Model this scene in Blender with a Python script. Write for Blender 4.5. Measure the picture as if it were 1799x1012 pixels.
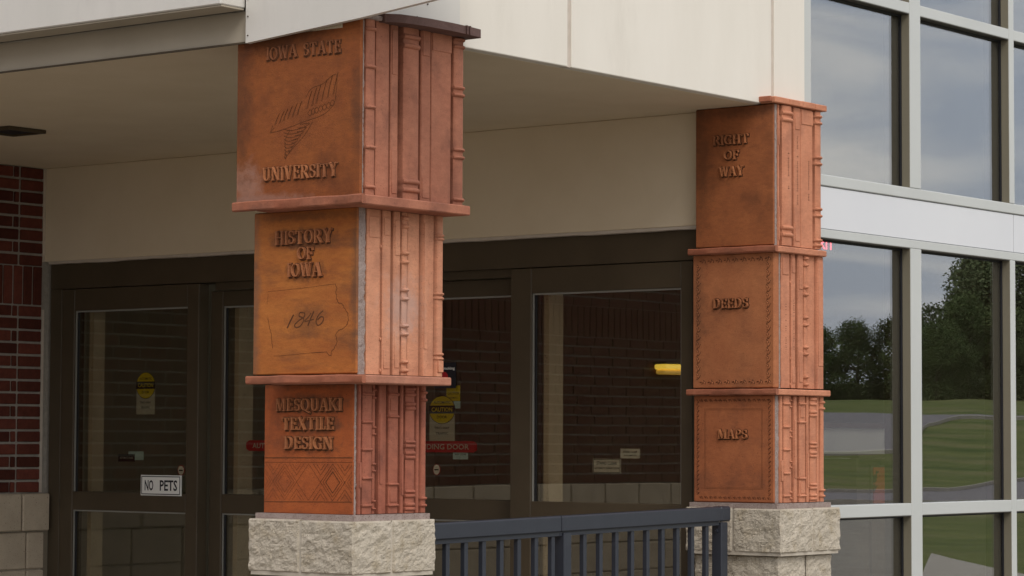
import bpy, bmesh, math, random
from mathutils import Vector, noise
random.seed(7)
for o in list(bpy.data.objects): bpy.data.objects.remove(o)
S = bpy.context.scene
COL = S.collection
R = math.radians

# ------------------------------------------------------------------ camera
A, P, Q = R(37.95), R(3.28), R(.243)
hx = Vector((math.cos(A), math.sin(A), 0)); fh = Vector((-math.sin(A), math.cos(A), 0)); zz = Vector((0, 0, 1))
fwd = math.cos(P)*fh + math.sin(P)*zz
u0 = -math.sin(P)*fh + math.cos(P)*zz
right = math.cos(Q)*hx + math.sin(Q)*u0
up = math.cos(Q)*u0 - math.sin(Q)*hx
cd = bpy.data.cameras.new('camera'); cam = bpy.data.objects.new('camera', cd); COL.objects.link(cam)
from mathutils import Matrix
m = Matrix((right, up, -fwd)).transposed().to_4x4(); m.translation = Vector((6.2846, -7.1660, 1.5))
cam.matrix_world = m
cd.lens = 93.65; cd.sensor_width = 36; cd.clip_start = .1; cd.clip_end = 2000
S.camera = cam

# ------------------------------------------------------------------ sky, sun, exposure
SUN_EL, SUN_AZ = R(46), R(34)      # azimuth of the sun direction measured from +X towards -Y
w = bpy.data.worlds.new('World'); S.world = w; w.use_nodes = True
n, l = w.node_tree.nodes, w.node_tree.links
for x in list(n): n.remove(x)
out = n.new('ShaderNodeOutputWorld'); bg = n.new('ShaderNodeBackground')
sky = n.new('ShaderNodeTexSky'); sky.sky_type = 'NISHITA'; sky.sun_disc = False
sky.sun_elevation = SUN_EL; sky.sun_rotation = math.pi/2 + SUN_AZ; sky.air_density = 1.2; sky.dust_density = 2.5
tc = n.new('ShaderNodeTexCoord'); mp = n.new('ShaderNodeMapping'); mp.inputs['Scale'].default_value = (3.6, 3.6, 17)
nz = n.new('ShaderNodeTexNoise'); nz.inputs['Scale'].default_value = 1.7; nz.inputs['Distortion'].default_value = .5; nz.inputs['Detail'].default_value = 7; nz.inputs['Roughness'].default_value = .52
cr = n.new('ShaderNodeValToRGB'); cr.color_ramp.elements[0].position = .38; cr.color_ramp.elements[1].position = .62
cr.color_ramp.elements[0].color = (6.5, 7.0, 8.2, 1); cr.color_ramp.elements[1].color = (12.2, 11.6, 11.1, 1)
sc = n.new('ShaderNodeMix'); sc.data_type = 'RGBA'; sc.inputs['Factor'].default_value = .80
l.new(tc.outputs['Generated'], mp.inputs['Vector']); l.new(mp.outputs[0], nz.inputs['Vector']); l.new(nz.outputs['Fac'], cr.inputs[0])
l.new(sky.outputs[0], sc.inputs['A']); l.new(cr.outputs[0], sc.inputs['B']); l.new(sc.outputs['Result'], bg.inputs[0])
bg.inputs[1].default_value = .135
l.new(bg.outputs[0], out.inputs[0])
sd = bpy.data.lights.new('sun', 'SUN'); sun = bpy.data.objects.new('sun', sd); COL.objects.link(sun)
sd.energy = 1.5; sd.angle = R(28); sd.color = (1, .95, .89)
sdir = Vector((math.cos(SUN_EL)*math.cos(SUN_AZ), -math.cos(SUN_EL)*math.sin(SUN_AZ), math.sin(SUN_EL)))
sun.rotation_euler = sdir.to_track_quat('Z', 'Y').to_euler(); sun.location = (8, -6, 12)
S.view_settings.view_transform = 'Standard'; S.view_settings.look = 'None'; S.view_settings.gamma = 1
S.view_settings.exposure = 0.0; S.view_settings.use_curve_mapping = False
S.render.engine = 'CYCLES'

# ------------------------------------------------------------------ materials
def newmat(name):
    mt = bpy.data.materials.new(name); mt.use_nodes = True
    nt = mt.node_tree; b = nt.nodes['Principled BSDF']; return mt, nt, b
def N(nt, t, **k):
    x = nt.nodes.new(t)
    for a, v in k.items(): x.inputs[a.replace('_', ' ')].default_value = v
    return x
def noisy(name, c1, c2, scale=8, detail=5, rough=.8, bump=.3, bscale=80, bdist=.002, c3=None, c3scale=2.5, c3lo=.5, c3hi=.7, stretch=(1, 1, 1), rnd=0, spec=.3, speck=None, metal=0):
    mt, nt, b = newmat(name); L = nt.links
    g = N(nt, 'ShaderNodeNewGeometry'); mpp = N(nt, 'ShaderNodeMapping'); mpp.inputs['Scale'].default_value = stretch
    L.new(g.outputs['Position'], mpp.inputs['Vector'])
    a = N(nt, 'ShaderNodeTexNoise', Scale=scale, Detail=detail, Roughness=.6); L.new(mpp.outputs[0], a.inputs['Vector'])
    r = N(nt, 'ShaderNodeValToRGB'); r.color_ramp.elements[0].position = .32; r.color_ramp.elements[1].position = .68
    r.color_ramp.elements[0].color = (*c1, 1); r.color_ramp.elements[1].color = (*c2, 1)
    L.new(a.outputs['Fac'], r.inputs[0]); last = r.outputs[0]
    if c3:
        a3 = N(nt, 'ShaderNodeTexNoise', Scale=c3scale, Detail=6, Roughness=.62); L.new(mpp.outputs[0], a3.inputs['Vector'])
        mr = N(nt, 'ShaderNodeMapRange', From_Min=c3lo, From_Max=c3hi); L.new(a3.outputs['Fac'], mr.inputs['Value'])
        mx = N(nt, 'ShaderNodeMix'); mx.data_type = 'RGBA'; mx.inputs['B'].default_value = (*c3, 1)
        L.new(mr.outputs[0], mx.inputs['Factor']); L.new(last, mx.inputs['A']); last = mx.outputs['Result']
    if speck:
        col, sc_, thr = speck
        v = N(nt, 'ShaderNodeTexNoise', Scale=sc_, Detail=2, Roughness=.5); L.new(g.outputs['Position'], v.inputs['Vector'])
        mr = N(nt, 'ShaderNodeMapRange', From_Min=thr, From_Max=thr+.05); L.new(v.outputs['Fac'], mr.inputs['Value'])
        mx = N(nt, 'ShaderNodeMix'); mx.data_type = 'RGBA'; mx.inputs['B'].default_value = (*col, 1)
        L.new(mr.outputs[0], mx.inputs['Factor']); L.new(last, mx.inputs['A']); last = mx.outputs['Result']
    if rnd:
        oi = N(nt, 'ShaderNodeObjectInfo'); hs = N(nt, 'ShaderNodeHueSaturation')
        mr = N(nt, 'ShaderNodeMapRange', To_Min=1-rnd, To_Max=1+rnd); L.new(oi.outputs['Random'], mr.inputs['Value'])
        L.new(mr.outputs[0], hs.inputs['Value']); L.new(last, hs.inputs['Color']); last = hs.outputs[0]
    L.new(last, b.inputs['Base Color'])
    if bump:
        bn = N(nt, 'ShaderNodeTexNoise', Scale=bscale, Detail=6, Roughness=.65); L.new(g.outputs['Position'], bn.inputs['Vector'])
        bp = N(nt, 'ShaderNodeBump', Strength=bump, Distance=bdist); L.new(bn.outputs['Fac'], bp.inputs['Height']); L.new(bp.outputs[0], b.inputs['Normal'])
    b.inputs['Roughness'].default_value = rough; b.inputs['Specular IOR Level'].default_value = spec; b.inputs['Metallic'].default_value = metal
    return mt
def flat(name, c, rough=.5, metal=0, emit=None, es=0, spec=.4):
    mt, nt, b = newmat(name); b.inputs['Base Color'].default_value = (*c, 1); b.inputs['Roughness'].default_value = rough
    b.inputs['Metallic'].default_value = metal; b.inputs['Specular IOR Level'].default_value = spec
    if emit: b.inputs['Emission Color'].default_value = (*emit, 1); b.inputs['Emission Strength'].default_value = es
    return mt
def terra(name, c1, c2, dark, k=.45, stretch=(1, 1, 1), spots=()):
    """fired clay with a brushed brown wash; spots are stained patches (centre, radii) of the wash"""
    mt = noisy(name, c1, c2, scale=9, detail=6, rough=.78, bump=.6, bscale=190, bdist=.0018, speck=((.07, .028, .016), 300, .665), c3=dark, c3scale=6.5, c3lo=.49, c3hi=.49+k, stretch=stretch, spec=.25)
    nt = mt.node_tree; L = nt.links; b = nt.nodes['Principled BSDF']
    g = N(nt, 'ShaderNodeNewGeometry')
    fn = N(nt, 'ShaderNodeTexNoise', Scale=620, Detail=2); L.new(g.outputs['Position'], fn.inputs['Vector'])
    hs = N(nt, 'ShaderNodeHueSaturation'); mr = N(nt, 'ShaderNodeMapRange', From_Min=.3, From_Max=.7, To_Min=.84, To_Max=1.16)
    L.new(fn.outputs['Fac'], mr.inputs['Value']); L.new(mr.outputs[0], hs.inputs['Value'])
    L.new(b.inputs['Base Color'].links[0].from_socket, hs.inputs['Color']); last = hs.outputs[0]
    mn = N(nt, 'ShaderNodeTexNoise', Scale=48, Detail=5, Roughness=.7); mm = N(nt, 'ShaderNodeMapping'); mm.inputs['Scale'].default_value = (.6, .6, 1.7)
    L.new(g.outputs['Position'], mm.inputs['Vector']); L.new(mm.outputs[0], mn.inputs['Vector'])
    h2 = N(nt, 'ShaderNodeHueSaturation'); r2 = N(nt, 'ShaderNodeMapRange', From_Min=.3, From_Max=.7, To_Min=.89, To_Max=1.11)
    L.new(mn.outputs['Fac'], r2.inputs['Value']); L.new(r2.outputs[0], h2.inputs['Value']); L.new(last, h2.inputs['Color']); last = h2.outputs[0]
    for (cx, cy, cz), (rx, ry, rz), col, amt in spots:
        mp_ = N(nt, 'ShaderNodeMapping'); mp_.vector_type = 'POINT'
        mp_.inputs['Location'].default_value = (-cx/rx, -cy/ry, -cz/rz); mp_.inputs['Scale'].default_value = (1/rx, 1/ry, 1/rz)
        nn = N(nt, 'ShaderNodeTexNoise', Scale=16, Detail=5, Roughness=.7); L.new(g.outputs['Position'], nn.inputs['Vector'])
        sb = N(nt, 'ShaderNodeVectorMath'); sb.operation = 'SUBTRACT'; sb.inputs[1].default_value = (.5, .5, .5); L.new(nn.outputs['Color'], sb.inputs[0])
        sm = N(nt, 'ShaderNodeVectorMath'); sm.operation = 'SCALE'; sm.inputs['Scale'].default_value = 2.4; L.new(sb.outputs[0], sm.inputs[0])
        ad = N(nt, 'ShaderNodeVectorMath'); ad.operation = 'ADD'; L.new(g.outputs['Position'], mp_.inputs['Vector'])
        L.new(mp_.outputs[0], ad.inputs[0]); L.new(sm.outputs[0], ad.inputs[1])
        ln = N(nt, 'ShaderNodeVectorMath'); ln.operation = 'LENGTH'; L.new(ad.outputs[0], ln.inputs[0])
        m2 = N(nt, 'ShaderNodeMapRange', From_Min=.35, From_Max=1.15, To_Min=amt, To_Max=0); L.new(ln.outputs['Value'], m2.inputs['Value'])
        mx = N(nt, 'ShaderNodeMix'); mx.data_type = 'RGBA'; mx.inputs['B'].default_value = (*col, 1)
        L.new(m2.outputs[0], mx.inputs['Factor']); L.new(last, mx.inputs['A']); last = mx.outputs['Result']
    L.new(last, b.inputs['Base Color']); return mt
WASH = (.085, .042, .024)
def letter_spot(x0, x1, z0, z1, y): return (((x0+x1)/2, y, (z0+z1)/2), ((x1-x0)/2+.03, .5, (z1-z0)/2+.018), WASH, .85)
PALE = (.33, .19, .145)
M = {}
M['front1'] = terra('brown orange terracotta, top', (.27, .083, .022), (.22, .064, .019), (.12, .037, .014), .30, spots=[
    ((-.47, -.1, 2.42), (.10, .5, .09), PALE, .6), ((-.36, -.1, 2.37), (.25, .5, .025), PALE, .55), ((-.50, -.1, 2.75), (.07, .5, .35), (.07, .03, .015), .55),
    ((.07, -.1, 2.65), (.035, .5, .2), (.08, .035, .02), .5), ((-.3, -.1, 2.95), (.28, .5, .05), (.06, .025, .012), .6)])  # pale smears below, darker along the top and both sides
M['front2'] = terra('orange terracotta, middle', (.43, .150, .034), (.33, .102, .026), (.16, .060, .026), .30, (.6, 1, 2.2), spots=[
    letter_spot(-.36, -.09, 2.21, 2.25, -.04), letter_spot(-.3, -.14, 2.09, 2.13, -.04), ((-.22, -.04, 1.93), (.10, .5, .06), WASH, .45), ((-.47, -.04, 2.0), (.03, .5, .4), (.13, .075, .05), .6),
    ((.02, -.04, 2.1), (.03, .5, .4), (.10, .055, .035), .6), ((-.22, -.04, 2.31), (.3, .5, .02), WASH, .5)])  # wash around the words, darker along the top and both sides
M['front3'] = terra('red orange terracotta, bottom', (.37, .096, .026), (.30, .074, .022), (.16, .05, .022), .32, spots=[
    letter_spot(-.38, -.07, 1.61, 1.65, 0), letter_spot(-.35, -.1, 1.54, 1.57, 0), letter_spot(-.34, -.11, 1.47, 1.51, 0), ((-.25, 0, 1.70), (.3, .5, .02), WASH, .5)])  # wash around the words, darker along the top edge
M['side1'] = terra('rose terracotta spines', (.41, .165, .098), (.34, .128, .076), (.16, .064, .043), .33)
M['side2'] = terra('pale salmon terracotta spines', (.57, .265, .155), (.50, .218, .125), (.30, .135, .085), .38, spots=[((.03, .22, 1.98), (.5, .12, .13), (.42, .30, .26), .55)])
M['side3'] = terra('red brown terracotta spines', (.34, .118, .070), (.27, .086, .052), (.14, .052, .036), .33)
M['ledge'] = terra('terracotta ledge', (.36, .135, .075), (.30, .10, .055), (.13, .06, .04), .30)
M['ledge_pale'] = terra('salmon terracotta ledge', (.42, .19, .12), (.36, .15, .095), (.2, .09, .06), .38)
M['cap'] = terra('dark brown glazed cap', (.15, .088, .075), (.12, .068, .058), (.08, .045, .04), .4)
M['rfront1'] = terra('brown terracotta, far top', (.33, .112, .040), (.27, .088, .033), (.14, .05, .022), .30, spots=[
    ((-.28, 2.6, 2.75), (.06, .5, .35), (.09, .04, .02), .5), ((-.1, 2.6, 2.95), (.3, .5, .04), (.08, .035, .02), .5)])  # darker along the left side and the top edge
M['rfront2'] = terra('orange terracotta, far middle', (.40, .150, .062), (.34, .12, .05), (.21, .082, .04), .35, spots=[((-.29, 2.6, 2.1), (.05, .5, .3), WASH, .4)])
M['rfront3'] = terra('orange brown terracotta, far bottom', (.37, .125, .05), (.31, .10, .04), (.18, .066, .034), .32)
M['rside'] = terra('salmon terracotta, far spines', (.54, .228, .130), (.46, .183, .10), (.27, .108, .066), .38)
M['letters'] = terra('raised clay letters', (.40, .155, .062), (.33, .122, .05), (.19, .07, .034), .35)
M['letters_dark'] = terra('worn dark clay letters', (.27, .10, .04), (.20, .07, .03), (.10, .045, .03), .4)
M['claycore'] = noisy('dark unglazed clay core', (.045, .020, .014), (.07, .030, .020), scale=20, bump=.6, bscale=150, rough=.95, spec=.1)
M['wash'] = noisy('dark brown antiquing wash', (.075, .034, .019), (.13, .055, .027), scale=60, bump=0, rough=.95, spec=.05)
M['groove'] = flat('dark clay groove', (.035, .018, .012), .95, spec=.05)
M['mortar'] = noisy('grey setting mortar', (.27, .21, .185), (.36, .29, .26), scale=40, bump=.9, bscale=240, bdist=.004, rough=.95, spec=.1, speck=((.14, .08, .06), 260, .60))
M['stone'] = noisy('split faced limestone block', (.41, .362, .285), (.54, .48, .39), scale=28, detail=8, rough=.92, bump=1.0, bscale=130, bdist=.006, c3=(.33, .275, .19), c3scale=14, c3lo=.50, c3hi=.72, spec=.15, speck=((.10, .085, .07), 210, .655))
M['stonejoint'] = noisy('pale stone mortar', (.42, .37, .30), (.50, .45, .37), scale=30, bump=.5, bscale=200, rough=.95, spec=.1)
M['brick'] = noisy('dark red brick', (.088, .026, .018), (.125, .036, .024), scale=30, bump=.8, bscale=120, bdist=.003, rnd=.38, rough=.9, spec=.15)
M['brickmortar'] = noisy('grey brick mortar', (.29, .265, .23), (.36, .33, .285), scale=30, bump=.6, bscale=150, rough=.95, spec=.1)
M['smoothstone'] = noisy('tan cast stone', (.42, .35, .26), (.49, .41, .31), scale=9, bump=.6, bscale=160, bdist=.003, rough=.9, spec=.15, speck=((.12, .1, .08), 150, .66))
M['stucco'] = noisy('cream stucco', (.70, .66, .585), (.735, .695, .62), scale=3, detail=4, rough=.95, bump=.7, bscale=420, bdist=.0018, c3=(.62, .58, .51), c3scale=2.6, c3lo=.56, c3hi=.85, stretch=(1.6, 1.6, .45), spec=.1)
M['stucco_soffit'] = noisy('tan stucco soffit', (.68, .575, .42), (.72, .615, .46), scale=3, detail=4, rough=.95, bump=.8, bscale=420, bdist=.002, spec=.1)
M['tanpaint'] = noisy('tan painted metal', (.38, .335, .26), (.42, .37, .29), scale=3, bump=.1, bscale=20, rough=.6, spec=.3)  # tan, darkened in the colour for the shade under the overhang
M['pocket'] = flat('olive glazing pocket', (.17, .15, .105), .5)  # shade on the mullion reveals put into the colour
M['pocketdark'] = flat('dark glazing pocket', (.035, .030, .022), .6)  # shade under the transoms put into the colour
M['joint'] = noisy('stucco joint filler', (.50, .44, .37), (.57, .50, .43), scale=20, bump=.3, rough=.9, spec=.1)
M['whitemetal'] = noisy('off white painted sheet metal', (.60, .58, .53), (.64, .615, .565), scale=2, bump=.10, bscale=7, bdist=.01, rough=.42, c3=(.54, .52, .48), c3scale=4, c3lo=.52, c3hi=.9, stretch=(2, 2, .5), spec=.4)
M['alu'] = noisy('grey painted aluminium', (.46, .475, .455), (.49, .505, .485), scale=2, bump=.03, bscale=60, rough=.4, spec=.45)
M['spandrel'] = noisy('pale grey spandrel metal', (.60, .61, .63), (.63, .64, .655), scale=1.5, bump=.03, bscale=40, rough=.38, spec=.45)
M['gasket'] = flat('black gasket', (.012, .012, .015), .6)
M['bronze'] = noisy('dark bronze aluminium', (.066, .049, .029), (.078, .058, .035), scale=6, bump=.05, bscale=90, rough=.5, spec=.35)
M['faint'] = flat('brown engraved line', (.105, .042, .020), .95, spec=.05)
M['track'] = flat('bare aluminium track', (.35, .35, .32), .45, metal=.3)
M['navy'] = noisy('slate blue painted steel', (.018, .0215, .031), (.022, .026, .036), scale=12, bump=.12, bscale=400, rough=.42, spec=.45)
M['white'] = flat('white sign face', (.84, .84, .80), .5)
M['ink'] = flat('black ink', (.012, .012, .018), .55)
M['yellow'] = flat('yellow decal', (.62, .50, .015), .5)
M['red'] = flat('red decal', (.42, .012, .02), .5)
M['paleblue'] = flat('pale blue decal', (.45, .62, .66), .5)
M['greydecal'] = flat('grey decal', (.45, .45, .40), .5)
M['concrete'] = noisy('light concrete', (.20, .18, .15), (.26, .235, .20), scale=3, bump=.4, bscale=60, rough=.9, spec=.2)
M['oldconcrete'] = noisy('worn pavement', (.22, .20, .17), (.28, .26, .22), scale=3, bump=.4, bscale=60, rough=.9, spec=.2)
M['curb'] = noisy('kerb concrete', (.34, .31, .26), (.40, .37, .32), scale=3, bump=.3, bscale=60, rough=.9, spec=.2)
M['asphalt'] = noisy('grey asphalt', (.17, .16, .165), (.22, .205, .21), scale=2, bump=.3, bscale=40, rough=.9, spec=.2)
M['grass'] = noisy('mown grass', (.062, .095, .020), (.15, .165, .05), scale=.55, detail=10, stretch=(.35, 1, 1), bump=.6, bscale=8, bdist=.05, rough=.9, c3=(.17, .16, .07), c3scale=.3, spec=.1)
M['leaf'] = noisy('dark tree leaves', (.046, .072, .022), (.088, .118, .038), scale=.9, bump=0, rough=.8, rnd=.3, spec=.15)
M['leaf2'] = noisy('pale tree leaves', (.105, .14, .06), (.165, .195, .09), scale=.9, bump=0, rough=.8, rnd=.2, spec=.15)
M['bark'] = noisy('bark', (.05, .038, .025), (.09, .07, .05), scale=10, bump=.8, bscale=20, rough=.9)
M['darkin'] = noisy('interior plaster', (.30, .26, .19), (.36, .31, .23), scale=2, bump=.1, rough=.85)
M['carpet'] = noisy('brown carpet', (.12, .10, .075), (.16, .13, .10), scale=20, bump=.2, rough=.95)
M['wood'] = noisy('brown shelving wood', (.10, .065, .04), (.14, .09, .055), scale=5, stretch=(1, 1, 8), bump=.1, rough=.6)
M['poster'] = noisy('rust red poster', (.42, .055, .02), (.50, .08, .03), scale=6, bump=0, rough=.6, c3=(.05, .02, .015), c3scale=14, c3lo=.58, c3hi=.62)
def glassmat(name, ior, tint, r0=0.0):
    mt, nt, b = newmat(name); L = nt.links; nt.nodes.remove(b)
    o = nt.nodes['Material Output']; tr = N(nt, 'ShaderNodeBsdfTransparent'); tr.inputs[0].default_value = (*tint, 1)
    gl = N(nt, 'ShaderNodeBsdfGlossy'); gl.inputs['Roughness'].default_value = .0; gl.inputs[0].default_value = (.96, .98, 1, 1)
    fr = N(nt, 'ShaderNodeFresnel', IOR=ior); mx = N(nt, 'ShaderNodeMixShader')
    g = N(nt, 'ShaderNodeNewGeometry'); bn = N(nt, 'ShaderNodeTexNoise', Scale=1.4, Detail=1); L.new(g.outputs['Position'], bn.inputs['Vector'])
    bp = N(nt, 'ShaderNodeBump', Strength=.12, Distance=.004); L.new(bn.outputs['Fac'], bp.inputs['Height']); L.new(bp.outputs[0], gl.inputs['Normal'])
    im = N(nt, 'ShaderNodeMapRange', To_Min=ior, To_Max=1/ior); L.new(g.outputs['Backfacing'], im.inputs['Value']); L.new(im.outputs[0], fr.inputs['IOR'])
    ma = N(nt, 'ShaderNodeMath'); ma.operation = 'ADD'; ma.inputs[1].default_value = r0; L.new(fr.outputs[0], ma.inputs[0])
    L.new(ma.outputs[0], mx.inputs[0]); L.new(tr.outputs[0], mx.inputs[1]); L.new(gl.outputs[0], mx.inputs[2]); L.new(mx.outputs[0], o.inputs[0])
    return mt
M['doorglass'] = glassmat('tinted door glass', 1.75, (.84, .82, .75))
M['winglass'] = glassmat('reflective window glass', 1.7, (.82, .83, .81), .10)

# ------------------------------------------------------------------ helpers
class MB:
    """collects shapes in world coordinates"""
    def __init__(s): s.v = []; s.f = []
    def add(s, vs, fs):
        k = len(s.v); s.v += [tuple(v) for v in vs]; s.f += [tuple(i+k for i in f) for f in fs]; return s
    def box(s, x0, x1, y0, y1, z0, z1, c=.0):
        if c <= 0:
            v = [(x, y, z) for x in (x0, x1) for y in (y0, y1) for z in (z0, z1)]
            return s.add(v, [(0, 1, 3, 2), (4, 6, 7, 5), (0, 4, 5, 1), (2, 3, 7, 6), (0, 2, 6, 4), (1, 5, 7, 3)])
        bm = bmesh.new(); bmesh.ops.create_cube(bm, size=1)
        for q in bm.verts: q.co = Vector(((x0+x1)/2+q.co.x*(x1-x0), (y0+y1)/2+q.co.y*(y1-y0), (z0+z1)/2+q.co.z*(z1-z0)))
        bmesh.ops.bevel(bm, geom=bm.edges[:], offset=c, segments=1, affect='EDGES', profile=.7)
        bm.verts.index_update(); s.add([q.co[:] for q in bm.verts], [[q.index for q in f.verts] for f in bm.faces]); bm.free(); return s
    def prism(s, pts, z0, z1):        # plan polygon (x, y), counter clockwise
        k = len(pts); v = [(x, y, z0) for x, y in pts]+[(x, y, z1) for x, y in pts]
        return s.add(v, [tuple(range(k-1, -1, -1)), tuple(range(k, 2*k))]+[(i, (i+1) % k, k+(i+1) % k, k+i) for i in range(k)])
    def yprism(s, pts, y0, y1):       # elevation polygon (x, z) between two y
        k = len(pts); v = [(x, y0, z) for x, z in pts]+[(x, y1, z) for x, z in pts]
        return s.add(v, [tuple(range(k)), tuple(range(2*k-1, k-1, -1))]+[(i, k+i, k+(i+1) % k, (i+1) % k) for i in range(k)])
    def tube(s, a, b, r, k=8):
        a, b = Vector(a), Vector(b); d = (b-a).normalized(); u = d.orthogonal().normalized(); w_ = d.cross(u)
        v = [(p+r*(math.cos(t*2*math.pi/k)*u+math.sin(t*2*math.pi/k)*w_)) for p in (a, b) for t in range(k)]
        return s.add(v, [tuple(range(k-1, -1, -1)), tuple(range(k, 2*k))]+[(i, (i+1) % k, k+(i+1) % k, k+i) for i in range(k)])
def root_loc(p):
    while p.parent: p = p.parent
    return p.location
def build(mb, name, mat, parent=None, smooth=False, **props):
    me = bpy.data.meshes.new(name)
    off = root_loc(parent) if parent else Vector((0, 0, 0))
    me.from_pydata([tuple(Vector(v)-off) for v in mb.v], [], mb.f); me.validate(); me.update()
    bm = bmesh.new(); bm.from_mesh(me); bmesh.ops.recalc_face_normals(bm, faces=bm.faces[:]); bm.to_mesh(me); bm.free()
    if smooth:
        for p in me.polygons: p.use_smooth = True
        try: me.set_sharp_from_angle(angle=R(38))
        except Exception: pass
    me.materials.append(M[mat] if isinstance(mat, str) else mat)
    o = bpy.data.objects.new(name, me); COL.objects.link(o)
    if parent: o.parent = parent
    for k, v in props.items(): o[k] = v
    return o
def thing(name, loc, label, cat, group=None):
    o = bpy.data.objects.new(name, None); COL.objects.link(o); o.location = loc; o.empty_display_size = .1
    o['label'] = label; o['category'] = cat; o['kind'] = 'thing'
    if group: o['group'] = group
    return o
def B(*a, c=0.): return MB().box(*a, c=c)
def place(o, parent, loc, name=None):
    """copy of a part sharing its mesh; loc in world coordinates"""
    c = o.copy(); COL.objects.link(c); c.parent = parent; c.location = Vector(loc)-root_loc(parent)
    if name: c.name = name
    return c

# ------------------------------------------------------------------ ground, landing, ramp, road
def ground_h(x, y):
    s = x*.49+(y-3)*.87
    t = min(max((s-72)/110, 0), 1); h = 4.6*t*t*(3-2*t)
    return h + min(max((s-180)/400, 0), 1)*10 + .12*noise.noise(Vector((x*.05, y*.05, 0)))*min(max(s/30, 0), 1)*1.5
gx = [-400, -200, -100, -60, -30, -12]+[i*4 for i in range(-2, 45)]+[200, 240, 300, 400, 500]
gy = [-400, -200, -100, -50, -20, -8, 0]+[3+i*5 for i in range(0, 56)]+[300, 350, 420, 500]
g = MB(); g.add([(x, y, ground_h(x, y)-.22) for x in gx for y in gy], [(i*len(gy)+j, (i+1)*len(gy)+j, (i+1)*len(gy)+j+1, i*len(gy)+j+1) for i in range(len(gx)-1) for j in range(len(gy)-1)])
build(g, 'lawn', 'grass', smooth=True, kind='structure')
def drape(name, mat, s_az, lift):
    """s_az: list of (azimuth in degrees from +Y towards +X, near distance, far distance) from the window wall"""
    mb = MB(); K = 14; v = []
    for az, a, b in s_az:
        for k in range(K+1):
            d = a+(b-a)*k/K; x = d*math.sin(R(az)); y = 3.5+d*math.cos(R(az)); v.append((x, y, ground_h(x, y)-.22+lift))
    mb.add(v, [(i*(K+1)+j, (i+1)*(K+1)+j, (i+1)*(K+1)+j+1, i*(K+1)+j+1) for i in range(len(s_az)-1) for j in range(K)])
    n_ = len(s_az); W = K+1
    rim = [i*W for i in range(n_)]+[(n_-1)*W+j for j in range(1, W)]+[i*W+K for i in range(n_-2, -1, -1)]+[j for j in range(K-1, 0, -1)]
    lo = [(v[i][0], v[i][1], v[i][2]-.7) for i in rim]; base = len(v); m_ = len(rim)
    mb.add([v[i] for i in rim]+lo, [(i, (i+1) % m_, m_+(i+1) % m_, m_+i) for i in range(m_)])
    return build(mb, name, mat, kind='structure')
def dense(pts, n=24):
    o_ = []
    for i in range(len(pts)-1):
        for k in range(n):
            t = k/n; t = t*t*(3-2*t); o_.append(tuple(pts[i][j]+(pts[i+1][j]-pts[i][j])*(k/n if j == 0 else t) for j in range(3)))
    return o_+[pts[-1]]
rd_ = dense([(18, 141, 144), (26, 140, 143.5), (28.2, 139, 143), (28.9, 132, 144), (29.5, 110, 145), (32, 108, 146), (40, 100, 146), (60, 90, 140)], 10)
drape('road', 'asphalt', rd_, .06)
dv = dense([(18, 78, 100), (25.5, 72, 94), (27, 67, 87), (28.4, 64, 80), (30, 62, 77), (36, 60, 74)], 12)
drape('driveway', 'asphalt', dv, .05)
drape('kerb', 'curb', [(a, f_, f_+.35) for a, n_, f_ in dv], .16); drape('kerb', 'curb', [(a, n_-.3, n_) for a, n_, f_ in dv], .16)
drape('kerb', 'curb', [(a, n_-.4, n_) for a, n_, f_ in rd_], .18)
drape('sidewalk', 'curb', [(12, 5, 9), (18, 7, 15), (24, 9, 20), (26, 9, 22.5), (27, 9, 24.5), (28.1, 9, 27.4)], .05)
drape('patio', 'oldconcrete', [(28.7, 6, 61), (29.5, 6, 62), (31, 6, 62), (34, 6, 60)], .03)
build(B(-8, 5.2, -16, 2.9, -.30, 0), 'landing_slab', 'concrete', kind='structure')
build(B(5.2, 30, -40, 8, -.30, -.10), 'parking_pavement', 'oldconcrete', kind='structure')
build(B(.0, 5.2, 2.9, 9, -.30, -.10), 'walkway', 'concrete', kind='structure')

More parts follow.
